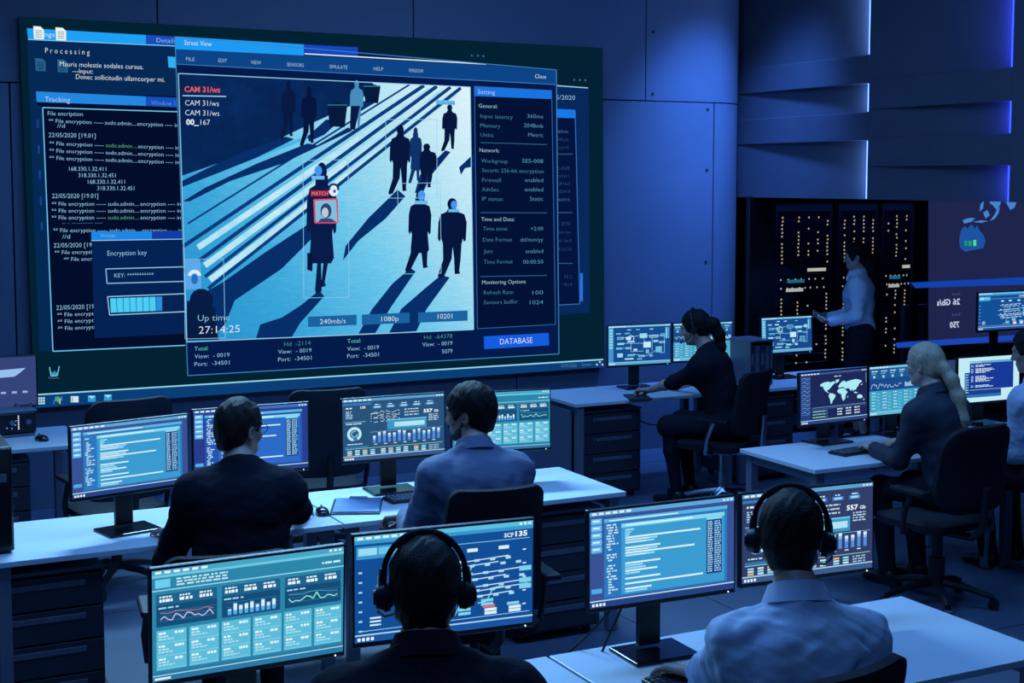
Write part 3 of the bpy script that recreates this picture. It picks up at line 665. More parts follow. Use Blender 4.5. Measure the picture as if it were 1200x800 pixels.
def ui_cards(k, rnd, bars=True):
    k.rect(0, 0, 100, 60, (44, 134, 170), 0, True); titlebar(k, (72, 165, 200), rnd); k.rect(0, 2.6, 100, 4, (110, 200, 225), 2)
    k.rect(1.5, 5, 9, 9.5, (110, 205, 238), 2)
    for i in range(3): noise_row(k, 12, 38, 5 + i * 1.6, .9, (190, 232, 245), rnd)
    k.rect(0, 10.6, 100, 11.2, (150, 220, 240), 2); noise_row(k, 88, 98, 7, 1.2, (200, 235, 245), rnd)
    for c in range(3):
        x = 2 + c * 33; k.rect(x, 13, x + 30.5, 30.5, (20, 78, 120), 1); k.rect(x, 13, x + 30.5, 19, (30, 98, 142), 2)
        for j in range(3):
            noise_row(k, x + 1.5 + j * 10, x + 7.5 + j * 10, 14, .9, (215, 240, 250), rnd, .8, 2, .4); noise_row(k, x + 1.5 + j * 10, x + 8 + j * 10, 15.6, 1.6, (235, 250, 255), rnd, 1, 2.4, .5)
        noise_row(k, x + 1, x + 11, 20, .8, (170, 220, 240), rnd)
        for y in (22.5, 25, 27.5): k.rect(x + 2, y, x + 29.5, y + .2, (60, 130, 170), 2)
        if c == 1:
            for j in range(9): k.rect(x + 3 + j * 2.9, 29 - 3 - 3 * abs(math.sin(j * 1.3)), x + 4.8 + j * 2.9, 29.4, (90, 175, 240), 3); k.rect(x + 3 + j * 2.9, 26.4 - 3 * abs(math.sin(j * 1.3)), x + 4.8 + j * 2.9, 27, (215, 240, 252), 4)
        else:
            P = [(x + 2 + j * 1.9, 27.5 - 3.4 * abs(math.sin(j * 1.1 + c)) * rnd.random() - (1 if j % 4 == 0 else 0)) for j in range(15)]
            k.line(P, .55, (200, 190, 235) if c == 0 else (150, 240, 220), 4)
            P = [(x + 2 + j * 3.8, 24 - 1.5 * rnd.random()) for j in range(8)]; k.line(P, .3, (215, 120, 140) if c == 0 else (90, 170, 200), 4)
    for c in range(6):
        x = 2 + c * 16.4; k.rect(x, 32.5, x + 15, 54, (94, 188, 218), 1, c % 2 == 0)
        for r in range(3):
            y = 33.5 + r * 7; k.rect(x, y + 5.6, x + 15, y + 6.2, (120, 205, 228), 2)
            noise_row(k, x + 1, x + 4.5, y, 1.1, (235, 250, 255), rnd, 1, 2, .4); noise_row(k, x + 9, x + 13.5, y, 1.3, (225, 248, 255), rnd, 1, 2, .4)
            noise_row(k, x + 1, x + 6, y + 1.9, .8, (190, 232, 245), rnd, .8, 2, .4); noise_row(k, x + 1, x + 9, y + 3.4, .7, (180, 228, 243), rnd, .8, 2, .4)
    k.rect(0, 55, 100, 60, (44, 120, 165), 1); k.rect(0, 56.6, 100, 57.1, (170, 225, 240), 2); k.rect(1, 58, 9, 59.2, (220, 240, 250), 2)
def ui_dash(k, rnd, slate=(48, 62, 104)):
    k.rect(0, 0, 100, 60, slate, 0, True); titlebar(k, (90, 160, 210), rnd); k.rect(0, 4, 28, 6, (60, 120, 180), 1)
    noise_row(k, 3, 9, 8, 1.3, (225, 240, 250), rnd); k.text('135', 17, 22, 9.4, 2.2, (235, 248, 255), bold=True)
    for i in range(5): noise_row(k, 3, 6 + rnd.random() * 4, 11.5 + i * 1.6, .9, (170, 205, 230), rnd)
    k.rect(2, 22, 22, 22.6, (130, 190, 220), 1); noise_row(k, 3, 18, 23.5, 1, (200, 230, 245), rnd)
    k.ring(11, 34, 4.4, 7, 100, 420, (190, 232, 245), 2); k.ring(11, 34, 2.2, 3.4, 0, 300, (120, 190, 225), 2); k.ring(11, 34, 4.4, 7, 60, 100, (60, 120, 180), 2)
    noise_row(k, 4, 19, 43.4, .9, (200, 230, 245), rnd); k.rect(2, 46, 24, 48.5, (46, 120, 165), 1)
    for i in range(5):
        x = 28 + i * 13; k.rect(x + 1, 7.5, x + 10, 10.3, (62, 120, 195), 1); k.rect(x + 2.5, 8.1, x + 8.5, 9.6, (160, 215, 240), 2); noise_row(k, x + 3, x + 8, 6, .8, (215, 240, 250), rnd)
    for r in range(5):
        P = [(27 + j * 1.9, 14 + r * 2.2 + rnd.choice((0, 0, .9, -.9))) for j in range(16)]; k.line(P, .45, (205, 235, 248), 2)
        for j in range(5): k.rect(28 + j * 6, 13.6 + r * 2.2, 30 + j * 6, 14.5 + r * 2.2, (20, 30, 60), 3)
    for i in range(3): noise_row(k, 60, 74, 12.5 + i * 2.8, 1, (190, 220, 240), rnd)
    k.text('557', 79, 88, 17.6, 3.4, (240, 250, 255), bold=True); k.text('Gb', 89.4, 94, 17.6, 2.4, (225, 240, 250), bold=True)
    for i in range(4): noise_row(k, 84, 94, 19.4 + i * 1.8, .9, (180, 212, 235), rnd)
    k.rect(43, 22, 82, 32, (62, 150, 200), 3); k.rect(50, 25, 80, 29.6, (176, 228, 244), 4); k.rect(43, 22, 82, 23, (120, 200, 230), 4)
    k.rect(26, 33, 98, 33.4, (120, 180, 215), 2)
    for i in range(14):
        x = 29 + i * 4.9; h = 7 + 4 * abs(math.sin(i * .9)); k.rect(x, 44 - h, x + 2.6, 44, (84, 140, 225), 2); k.rect(x, 44 - h, x + 2.6, 46 - h, (214, 238, 250), 3); k.rect(x, 46 - h, x + 2.6, 48 - h, (140, 190, 240), 3)
    for i in range(7): k.rect(30 + i * 9.6, 45, 33 + i * 9.6, 45.8, (200, 228, 245), 2)
    k.rect(2, 48.2, 98, 48.7, (150, 200, 190), 2)
    for i in range(10):
        for r in range(3): k.rect(4 + i * 7.4 + (i // 4) * 3, 50 + r * 1.8, 8.5 + i * 7.4 + (i // 4) * 3, 51.2 + r * 1.8, ((150, 220, 240), (200, 235, 245), (236, 190, 140))[(i + r) % 3 if (i * r) % 5 == 0 else (i + r) % 2], 2)
    for r in range(3): noise_row(k, 84, 94, 50 + r * 1.8, .9, (160, 195, 220), rnd)
    footer(k, (60, 90, 140))
def ui_tracks(k, rnd):
    k.rect(0, 0, 100, 60, (18, 78, 150), 0, True); titlebar(k, (90, 190, 225), rnd); k.rect(0, 2.6, 100, 4.6, (56, 150, 205), 1)
    k.rect(1, 6, 24, 13, (60, 150, 205), 1); k.rect(2, 7, 12, 11, (150, 220, 242), 2); k.rect(13, 7, 23, 11, (110, 195, 232), 2)
    k.text('SCF', 83, 88.5, 8.3, 2.4, (215, 240, 252), bold=True); k.text('135', 89.5, 96.5, 8.3, 3.0, (240, 250, 255), bold=True)
    k.rect(24, 9.6, 98, 10, (130, 200, 235), 2)
    for x in (46, 62, 80): k.rect(x, 13, x + 6, 15, (215, 240, 250), 2)
    for y, a, b in ((20, 44, 86), (23, 50, 80), (27.5, 40, 97), (31, 52, 84), (35, 40, 97), (37.5, 44, 97), (41, 46, 88)):
        k.line([(a, y + (b - a) * .03), (b, y - 1)], .55, (205, 236, 250), 3)
        for j in range(5): k.rect(a + 4 + j * 9, y - .6, a + 7 + j * 9, y + .9, (170, 220, 243), 4)
    for x, y in ((52, 27), (56, 27), (46, 36), (68, 41), (50, 47)): k.line([(x, y + 4), (x + 5, y + 3.6), (x + 9, y - 4), (x + 15, y - 4.6)], .6, (130, 215, 240), 3)
    for y in (26, 33, 36.5): k.rect(92, y, 99, y + 2.8, (120, 210, 240), 4)
    for x, y, c in ((70, 44, 0), (70, 46.2, 0), (57, 48, 0), (57, 50.4, 0), (71, 47.6, 1), (72, 49.6, 2), (72, 51.6, 2), (85, 47.4, 0), (86, 49.6, 2), (86, 51.6, 2)):
        k.rect(x, y - 1, x + 7, y + .7, ((130, 210, 238), (205, 110, 130), (215, 240, 252))[c], 3)
    for j in range(7): k.rect(2, 20 + j * 5.5, 4, 21 + j * 5.5, (160, 215, 240), 2); noise_row(k, 8, 14, 46 + (j % 3) * 2, 1, (200, 235, 250), rnd); k.rect(94, 16 + j * 8, 96, 16.8 + j * 8, (200, 230, 250), 2) if j < 5 else None
    k.line([(2, 53.6), (98, 53)], .4, (150, 205, 240), 2); footer(k, (26, 84, 160))
def ui_circuit(k, rnd):
    k.rect(0, 0, 100, 60, (22, 74, 142), 0, True); titlebar(k, (130, 205, 230), rnd); k.rect(0, 2.6, 8, 56, (66, 150, 205), 1)
    for i in range(7): k.rect(1, 5 + i * 4.4, 7, 8 + i * 4.4, (140, 210, 235), 2)
    for x, y, w_, h in ((12, 11, 8, 2), (26, 11, 8, 2), (30, 6, 6, 1.4), (44, 6, 6, 1.4), (66, 6, 6, 1.4), (14, 17, 10, 4), (28, 17, 8, 5), (50, 13, 12, 7), (66, 16, 14, 4), (84, 14, 7, 5), (14, 26, 11, 3), (30, 24, 12, 2), (56, 26, 12, 9), (72, 24, 8, 3), (82, 26, 9, 3), (12, 33, 10, 3), (28, 33, 8, 3), (40, 36, 6, 3), (60, 38, 5, 6), (76, 34, 10, 9), (14, 42, 9, 6), (30, 44, 12, 3), (48, 46, 10, 3), (66, 46, 5, 3), (26, 50, 14, 2), (46, 51, 8, 2)):
        k.rect(x, y, x + w_, y + h, rnd.choice(((150, 220, 240), (190, 238, 250), (110, 190, 225))), 2); k.rect(x + .8, y + .6, x + w_ - .8, y + h - .6, (60, 140, 195), 3) if rnd.random() < .5 and h > 2 else None
    k.ring(36, 20, 4, 5, 0, 360, (200, 240, 250), 4, 20)
    for P in ([(20, 19), (50, 16)], [(36, 25), (36, 40), (56, 40)], [(62, 17), (90, 17), (90, 44), (82, 44)], [(25, 27), (56, 28)], [(40, 44), (60, 48), (76, 40)], [(22, 34), (28, 34)], [(56, 20), (58, 26)], [(70, 20), (70, 40)]): k.line(P, .5, (180, 230, 248), 4)
    k.rect(92, 5, 95, 22, (130, 205, 235), 2); k.rect(96, 5, 98, 22, (90, 170, 215), 2); footer(k, (90, 170, 215))
def ui_waves(k, rnd):
    k.rect(0, 0, 100, 60, (26, 72, 140), 0, True); titlebar(k, (120, 200, 228), rnd); k.rect(0, 3, 100, 15, (30, 90, 150), 1)
    for i in range(7): noise_row(k, 3 + i * 14, 12 + i * 14, 5, 1.4, (190, 232, 246), rnd); noise_row(k, 3 + i * 14, 10 + i * 14, 8, 1, (140, 205, 232), rnd); k.disc(7 + i * 14, 12.5, 1.8, 1.8, (150, 215, 240), 2)
    P = [(2 + j * 1.6, 24 + rnd.uniform(-3.5, 3.5)) for j in range(30)]; k.line(P, .5, (200, 236, 250), 2)
    for j in range(18): k.rect(54 + j * 2.5, 25 - rnd.random() * 5, 55.6 + j * 2.5, 27, (170, 222, 245), 2)
    k.rect(0, 30, 100, 55, (64, 160, 200), 1, True)
    for c in range(6):
        for r in range(6): noise_row(k, 3 + c * 16.4, 9 + c * 16.4, 32 + r * 3.8, 1.2, (190, 236, 246), rnd); noise_row(k, 11 + c * 16.4, 16 + c * 16.4, 33.5 + r * 3.8, 1, (130, 212, 230), rnd)
        k.rect(1.5 + c * 16.4, 31, 1.9 + c * 16.4, 54, (40, 120, 165), 2)
    footer(k, (90, 190, 215))
LANDS = [[(20, 12), (27, 9), (36, 8), (40, 10), (47, 8), (50, 11), (45, 15), (41, 20), (37, 24), (33, 26), (34, 29), (38, 31), (35, 31), (31, 28), (27, 23), (25, 17), (20, 16)],
 [(38, 32), (44, 33), (50, 37), (48, 43), (44, 48), (42, 54), (40, 53), (39, 45), (36, 38)], [(50, 6), (57, 5), (56, 10), (51, 13)],
 [(55, 20), (58, 15), (62, 11), (67, 9), (70, 12), (78, 10), (90, 8), (100, 11), (103, 14), (97, 18), (95, 23), (92, 26), (90, 31), (88, 29), (85, 33), (83, 28), (80, 32), (77, 26), (72, 25), (70, 28), (66, 22), (62, 22), (57, 23)],
 [(56, 25), (65, 24), (70, 29), (74, 33), (70, 38), (69, 46), (65, 51), (62, 44), (61, 36), (55, 33), (53, 29)], [(93, 42), (98, 40), (103, 43), (104, 48), (99, 49), (93, 48)], [(86, 35), (90, 34), (95, 37), (88, 37)], [(73, 42), (75, 41), (74, 46)], [(100, 22), (103, 18), (104, 21)], [(106, 50), (108, 52), (105, 54)]]
def ui_world(k, rnd):
    k.rect(0, 0, 100, 60, (30, 40, 88), 0, True); titlebar(k, (62, 84, 140), rnd); k.rect(0, 3.4, 15, 56, (40, 62, 124), 1)
    for i in range(9): k.line([(1.5, 6.4 + i * 5), (6, 5 + i * 5), (10, 7 + i * 5), (14, 5.6 + i * 5)], .6, (120, 170, 220), 2); k.rect(1.5, 8 + i * 5, 13.5, 9 + i * 5, (62, 112, 190), 2)
    noise_row(k, 50, 60, 5.5, 1, (200, 230, 245), rnd)
    for L in LANDS: k.poly([(14 + x * .76, 7 + y * .58) for x, y in L], (170, 235, 245), 2)
    k.rect(17, 41, 98, 41.6, (110, 160, 205), 2); k.rect(17, 43, 98, 43.4, (90, 130, 185), 2)
    for r in range(3):
        k.rect(17, 45 + r * 3.4, 40, 46.6 + r * 3.4, (60, 120, 150), 2); noise_row(k, 18, 36, 45.3 + r * 3.4, .9, (170, 215, 220), rnd)
        for c in range(3): noise_row(k, 54 + c * 13, 62 + c * 13, 44.5 + r * 3.2, 1.4, (215, 240, 250), rnd)
    for i in range(6): k.rect(98, 5 + i * 2, 99, 6 + i * 2, (160, 205, 235), 2)
    footer(k, (44, 70, 130))
def ui_white(k, rnd):
    k.rect(0, 0, 100, 60, (190, 234, 246), 0, True); k.rect(10, 20, 70, 54, (24, 62, 140), 1, True); k.rect(10, 50, 70, 54, (50, 110, 180), 2)
    for r in range(8):
        noise_row(k, 11, 16, 22 + r * 3.4, 1.6, (150, 205, 235), rnd); k.line([(11, 24 + r * 3.4), (16, 22 + r * 3.4)], .4, (190, 225, 240), 3)
    k.rect(18, 5, 90, 44, (24, 56, 150), 3, True); k.rect(18, 5, 90, 8, (96, 170, 210), 4); k.rect(18, 43.4, 90, 44, (150, 200, 230), 4)
    for i in range(6): k.rect(19 + i * 3, 6, 21 + i * 3, 7.4, (190, 225, 240), 5)
    for y, n in ((10, 2), (15, 3), (20, 1), (25, 3), (30, 2), (37.5, 2)):
        for r in range(n):
            noise_row(k, 20, 24, y + r * 1.7, 1, (160, 210, 240), rnd); noise_row(k, 27, 40 + rnd.random() * 18, y + r * 1.7, 1, (215, 238, 250), rnd, 2, 6)
def monitor(u, v, zc, yaw, fn, label, sc_=1.0, seed=1, tilt=0.0, base_d=0.19, stand=True, group='black flat screen monitors'):
    rnd = random.Random(seed); Wd, Hd = MW * sc_, MH * sc_; zc = max(zc, DZ + Hd / 2 + 0.07)
    t = empty('monitor', (u + math.sin(R(yaw)) * 0.05, v + math.cos(R(yaw)) * 0.05, DZ), yaw); tag(t, label, 'monitor', group)
    c = Vector((0, -0.05, zc - DZ)); Rt = Matrix.Rotation(R(-tilt), 3, 'X')
    P = lambda x, y, z: c + Rt @ Vector((x, y, z))
    MB().box(P(0, 0.012, 0), (Wd, 0.024, Hd), 0.004, Rt).box(P(0, 0.035, -0.02), (Wd * 0.55, 0.03, Hd * 0.55), 0.012, Rt).build('housing', M_black, t)
    l, b, r_, tp = 0.007, 0.016, 0.007, 0.007
    k = UI(lambda x, y, lay=0: P(-Wd / 2 + l + (Wd - l - r_) * x / 100, -0.0006 - 0.0004 * lay, Hd / 2 - tp - (Hd - tp - b) * y / 60))
    k.lay = 6; fn(k, rnd); k.build('screen', t)
    MB().ball(P(Wd / 2 - 0.03, -0.001, -Hd / 2 + 0.007), 0.0028, 8).build('power_light', em((235, 245, 255), 1.5), t)
    MB().box((0, 0.045, (zc - DZ) / 2 + 0.01), (0.085, 0.024, zc - DZ - 0.02), 0.004).box((0, 0.02, zc - DZ - 0.02), (0.07, 0.06, 0.07), 0.006).build('neck', M_black, t)
    MB().box((0, 0.0, 0.006), (0.25, base_d, 0.012), 0.004).build('base', M_gloss, t)
    return t
def fit(u, v, z, k): return (u * k, v * k, CAM_H + (z - CAM_H) * k)
def mon(P, k, yaw, fn, label, seed, tilt=0.0, **kw):
    u, v, z = fit(*P, k); return monitor(u, v, z, yaw, fn, label, k, seed, tilt, **kw)
mon((1.128, 3.864, 1.099), 1.0, -1.5, ui_cards, 'large monitor with teal dashboard cards and three small charts, nearest in the room', 11, -3)
mon((1.701, 3.80, 1.134), 1.0, 5, ui_tracks, 'monitor with blue track diagram behind the headset of the man in black', 12, -1)
mon((2.554, 3.941, 1.087), 1.0, 1.4, ui_code, 'monitor with cyan code window on the front desk left of the shirted man', 13, 1)
mon((3.224, 4.027, 1.058), 1.0, 3.6, ui_dash, 'monitor with dark dashboard and blue bars partly behind the shirted man', 14, 1, base_d=0.16)
mon((1.347, 6.462, 1.076), 1.0, -13, ui_code, 'monitor with cyan code window leftmost in the second row, beside the computer tower', 15)
mon((1.949, 6.615, 1.076), 1.0, 1.3, lambda k, r: ui_code(k, r, True), 'monitor with deep blue code window behind the head of the man in glasses', 16)
mon((2.758, 6.802, 1.044), 0.985, 1.8, lambda k, r: ui_dash(k, r, (40, 84, 124)), 'monitor with ring gauge and bar chart in front of the man in the suit', 17, 1)
mon((3.413, 6.877, 1.014), 0.975, 8, ui_cards, 'monitor with teal cards right behind the head of the man in the suit', 18, 1)
mon((6.061, 9.729, 0.997), 0.95, 4.6, ui_circuit, 'monitor with block diagram left of the headset woman, by the wall screen corner', 19, 0.8)
mon((6.868, 10.02, 0.953), 0.925, 6, ui_waves, 'monitor with wave chart half hidden by the headset woman', 20, 0.6)
mon((7.992, 10.335, 0.925), 0.89, 0.3, ui_circuit, 'small monitor with block diagram right of the binder rack', 21, 3)
mon((5.769, 6.98, 0.972), 0.97, -4, ui_world, 'monitor with a pale world map in front of the blonde woman', 22, 2)
mon((6.438, 7.114, 0.958), 0.955, -1.2, ui_waves, 'monitor with wave chart and teal table beside the blonde woman', 23, 1.8)
monitor(6.91, 6.83, 1.03, 2, ui_white, 'monitor with bright white page and dark blue window at the picture edge', 0.92, 24, 1)
monitor(9.22, 8.98, 1.2, 0, ui_tracks, 'far monitor with line diagram above the man at the picture edge', 1.0, 25)

# ------------------------------------------------------------------ server racks and the screen reflection painted at the glass
RK = 11.3
def rack(xs, label, seed):
    rnd = random.Random(seed); us = [at_y(x, 300, RK)[0] for x in xs]
    u0, u1 = us[0] - 0.07, us[-1] + 0.07; wd = u1 - u0
    t = empty('server_rack', ((u0 + u1) / 2, RK + 0.45, 0)); tag(t, label, 'server rack', 'server racks behind the glass'); U0 = (u0 + u1) / 2
    MB().box((0, 0, 1.04), (wd, 0.86, 2.08), 0.006).build('cabinet', M_black, t)
    bl = MB()
    for i in range(22): bl.box((0, -0.433, 0.12 + i * 0.088), (wd - 0.06, 0.014, 0.078), 0.003, seg=1)
    bl.build('server_blades', M_gloss, t)
    k = UI(lambda x, y, lay=0: Vector((x - U0, -0.4405 - 0.001 * lay, y)))
    warm = ((225, 185, 145), (205, 195, 195), (110, 125, 180))
    def dot(u_, z, c, s_=0.0085): k.poly([(u_ - s_, z - s_), (u_ + s_, z - s_), (u_ + s_, z + s_), (u_ - s_, z + s_)], c, 1)
    zz = lambda y: at_y(995, y, RK)[2]
    for i, u_ in enumerate(us):
        den = rnd.choice((.75, .3, .22, .8)) if i not in (1, len(us) - 1) else .7
        for a, b in ((254, 306), (343, 372), (375, 404), (408, 425)):
            y = a
            while y < b:
                if rnd.random() < den: dot(u_ + rnd.uniform(-.004, .004), zz(y), warm[0 if rnd.random() < .8 else 1])
                y += 4.3
        if rnd.random() < .8: dot(u_, zz(233), warm[0])
    for n_, y in ((7, 325), (8, 335)):
        for i in range(n_): dot(u0 + .05 + (wd - .1) * i / n_ + rnd.uniform(0, .02), zz(y), warm[rnd.choice((0, 1))], .008)
    k.build('status_lights', t)
    k = UI(lambda x, y, lay=0: Vector((x - U0, -0.442 - 0.001 * lay, y)))
    for y, f0, f1, c in ((314.5, .55, .88, (225, 205, 185)), (327, .2, .5, (30, 120, 140)), (337, .18, .48, (215, 200, 185))):
        k.poly([(u0 + wd * f0, zz(y + 1.9)), (u0 + wd * f1, zz(y + 1.9)), (u0 + wd * f1, zz(y - 1.9)), (u0 + wd * f0, zz(y - 1.9))], c, 1)
    k.build('label_plates', t)
rack((917, 936, 948, 959, 970), 'black server rack leftmost behind the glass, with columns of tiny amber lights', 31)
rack((990, 1001, 1012, 1023), 'black server rack right behind the standing woman, with tiny amber lights', 32)
rack((1041, 1051, 1062, 1071), 'black server rack next to the screen reflection in the glass, with tiny amber lights', 33)
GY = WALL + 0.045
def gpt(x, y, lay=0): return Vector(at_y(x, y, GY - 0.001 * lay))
gd = empty('glass_reflection', tuple(gpt(1088, 405))); tag(gd, 'painted reflection of a screen with mirrored numbers and blue map of islands at the glass', 'display')
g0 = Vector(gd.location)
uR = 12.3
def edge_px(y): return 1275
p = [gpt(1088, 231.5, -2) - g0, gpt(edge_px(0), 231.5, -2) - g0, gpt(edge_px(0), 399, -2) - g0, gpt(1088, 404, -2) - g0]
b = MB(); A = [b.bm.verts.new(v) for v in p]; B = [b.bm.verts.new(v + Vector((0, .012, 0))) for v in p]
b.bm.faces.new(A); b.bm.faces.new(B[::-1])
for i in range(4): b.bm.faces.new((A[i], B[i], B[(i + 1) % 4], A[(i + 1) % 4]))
bmesh.ops.recalc_face_normals(b.bm, faces=b.bm.faces); b.build('backing', M_black, gd)  # added sheet that carries the painted reflection
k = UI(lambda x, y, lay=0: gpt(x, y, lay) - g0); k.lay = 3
k.poly([(1088, 231.5), (1275, 231.5), (1275, 399), (1088, 404)], (30, 36, 76), 0, True)  # reflection of a facing screen, painted as glowing shapes at the glass
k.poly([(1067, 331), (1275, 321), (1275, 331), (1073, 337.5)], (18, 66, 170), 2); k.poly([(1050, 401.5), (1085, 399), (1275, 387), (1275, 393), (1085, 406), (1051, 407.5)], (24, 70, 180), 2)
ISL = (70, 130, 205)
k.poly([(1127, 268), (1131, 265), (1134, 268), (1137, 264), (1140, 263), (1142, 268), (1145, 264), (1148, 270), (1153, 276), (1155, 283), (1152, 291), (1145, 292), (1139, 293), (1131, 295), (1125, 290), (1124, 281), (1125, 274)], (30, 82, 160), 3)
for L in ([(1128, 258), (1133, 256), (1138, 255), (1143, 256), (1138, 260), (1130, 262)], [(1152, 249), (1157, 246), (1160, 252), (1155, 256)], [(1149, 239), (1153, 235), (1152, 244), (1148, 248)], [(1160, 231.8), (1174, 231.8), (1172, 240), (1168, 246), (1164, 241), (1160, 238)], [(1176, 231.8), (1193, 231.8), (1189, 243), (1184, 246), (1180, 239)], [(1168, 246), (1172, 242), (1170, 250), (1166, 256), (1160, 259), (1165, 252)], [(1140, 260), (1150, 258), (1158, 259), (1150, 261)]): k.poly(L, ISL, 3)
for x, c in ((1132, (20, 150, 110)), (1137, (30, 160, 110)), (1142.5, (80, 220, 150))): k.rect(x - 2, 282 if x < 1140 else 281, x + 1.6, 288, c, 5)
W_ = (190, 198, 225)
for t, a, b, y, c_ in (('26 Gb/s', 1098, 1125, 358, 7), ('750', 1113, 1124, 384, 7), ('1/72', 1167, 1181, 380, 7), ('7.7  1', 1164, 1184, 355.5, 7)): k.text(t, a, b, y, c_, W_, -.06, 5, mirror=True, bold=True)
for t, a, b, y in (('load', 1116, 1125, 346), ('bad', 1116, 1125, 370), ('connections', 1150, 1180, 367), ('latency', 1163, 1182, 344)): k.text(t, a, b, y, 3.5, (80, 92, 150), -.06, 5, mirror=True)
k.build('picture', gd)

# ------------------------------------------------------------------ small things on the desks
def keyboard(u, v, yaw, label, light=False):
    t = empty('keyboard', (u, v, DZ), yaw); tag(t, label, 'keyboard', 'black keyboards')
    MB().box((0, 0, 0.008), (0.42, 0.13, 0.014), 0.004).build('case', M_black, t)
    b = MB()
    for r in range(5):
        for c in range(17): b.box((-0.19 + c * 0.0238, -0.048 + r * 0.024, 0.0175), (0.019, 0.019, 0.006), 0.0015, seg=1)
    b.build('keys', M_handle if light else M_cab, t); return t
def mouse(u, v, yaw, label, z=DZ):
    t = empty('computer_mouse', (u, v, z), yaw); tag(t, label, 'mouse', 'black computer mice')
    MB().pad(0.06, 0.105, 0.034, 0.029, -0.008, -0.012, Matrix.Translation((0, 0, 0.019)) @ Matrix.Rotation(R(90), 4, 'X'), 12, 14, .6).build('shell', M_gloss, t, True)
    MB().tube((-0.004, 0.03, 0.034), (0.004, 0.03, 0.034), 0.008, n=14).build('wheel', M_steel, t); return t
p = at_z(482, 585, DZ); keyboard(p[0] + .08, p[1], 0, 'black keyboard by the left hand of the man in the blue suit', True)
p = at_z(995, 530, DZ); keyboard(p[0] + .08, p[1] - .01, -8, 'black keyboard under the hands of the blonde woman')
p = at_z(815, 801, DZ); keyboard(p[0] + .06, p[1] + .02, 0, 'black keyboard under the hand of the man in the light blue shirt')
p = at_z(49, 516, DZ); mouse(p[0], p[1], -20, 'black mouse alone on the desk beside the small radio unit')
p = at_z(373, 603, DZ); mouse(p[0] + .02, p[1], 10, 'black mouse at the right hand of the man in glasses')
p = at_z(1043, 507, DZ); mouse(p[0] + .1, p[1] + .05, 0, 'black mouse behind the hands of the blonde woman')
# clipboard
p = at_z(418, 594, DZ); t = empty('clipboard_folder', (p[0], p[1], DZ), 24); tag(t, 'flat dark edged folder lying by the hand of the man in the suit', 'folder')
MB().box((0, 0, 0.004), (0.24, 0.32, 0.008), 0.002).build('cover', M_black, t); MB().box((0.004, 0.004, 0.0105), (0.222, 0.30, 0.005), 0.001).build('sheets', mat('blue_paper', (0.16, 0.27, 0.50), .5, var=.04), t); MB().box((0, 0.145, 0.017), (0.09, 0.02, 0.008), 0.002).build('clip', M_chrome, t)
p = at_z(372, 588, DZ)
# computer tower on the desk
t = empty('computer_tower', (0.795, 6.55, DZ)); tag(t, 'tall black computer tower standing on the desk at the left edge', 'computer')
MB().box((-0.07, 0, 0.235), (0.19, 0.44, 0.45), 0.008).build('case', M_black, t); MB().box((-0.07, -0.224, 0.24), (0.175, 0.012, 0.43), 0.004).build('front_panel', M_gloss, t); MB().box((-0.07, -0.232, 0.33), (0.14, 0.006, 0.035), 0.002).build('drive_slot', M_handle, t)
MB().tube((-0.07, -0.236, 0.40), (-0.07, -0.228, 0.40), 0.009).build('power_button', M_chrome, t)
for sx in (-1, 1): MB().box((-0.07 + sx * 0.07, 0, 0.006), (0.03, 0.36, 0.012), 0.003).build('foot', M_black, t)
# radio unit and the little display behind it
p = at_z(18, 510, DZ); t = empty('radio_unit', (p[0] - 0.10, p[1] + 0.06, DZ), -6); tag(t, 'small black radio unit with white lights on the desk at the left edge', 'radio unit')
MB().box((0, 0, 0.085), (0.42, 0.26, 0.135), 0.012).build('case', M_black, t); MB().box((0, 0, 0.158), (0.43, 0.27, 0.014), 0.005).build('lid', M_steel, t); MB().box((0, -0.01, 0.008), (0.40, 0.26, 0.016), 0.004).build('plinth', M_handle, t)
for x in (0.06, 0.16): MB().tube((x, -0.142, 0.09), (x, -0.128, 0.09), 0.016, n=18).build('knob', M_steel, t)
k = UI(lambda x, y, lay=0: Vector((x, -0.1305 - .001 * lay, y)))
for i, (x, y) in enumerate([(0.10, .05 + .013 * j) for j in range(7)] + [(0.085, .10), (0.08, .075), (0.03, .06), (0.06, .055)]): k.rect(x - .004, y - .004, x + .004, y + .004, (225, 235, 255) if i < 7 else (110, 150, 230), 1)
k.build('status_lights', t)
MB().tube((0.13, 0.02, 0.168), (0.20, -0.01, 0.176), 0.009).ball((0.125, 0.02, 0.174), 0.014, 10).ball((0.205, -0.01, 0.178), 0.014, 10).build('handset', M_chrome, t)
p = at_z(0, 500, DZ); t = empty('desk_display', (1.19, 9.445, DZ), 4); tag(t, 'small grey lit display behind the radio unit at the left edge', 'display')
MB().box((0, 0, 0.32), (0.40, 0.03, 0.33), 0.006).build('housing', M_black, t); MB().box((0, 0.04, 0.09), (0.06, 0.02, 0.16), 0.004).box((0, 0.03, 0.006), (0.22, 0.10, 0.012), 0.004).build('stand', M_black, t)
k = UI(lambda x, y, lay=0: Vector((-.19 + .38 * x / 100, -0.0158 - .0006 * lay, .475 - .31 * y / 60)))
k.rect(0, 0, 100, 60, (52, 68, 122), 0, True); k.poly([(20, 16), (84, 14), (74, 20), (66, 24), (30, 25)], (150, 190, 240), 1)
for i in range(5): k.rect(10 + i * 17, 42, 18 + i * 17, 44.6, (150, 175, 230), 1)
k.build('screen', t)
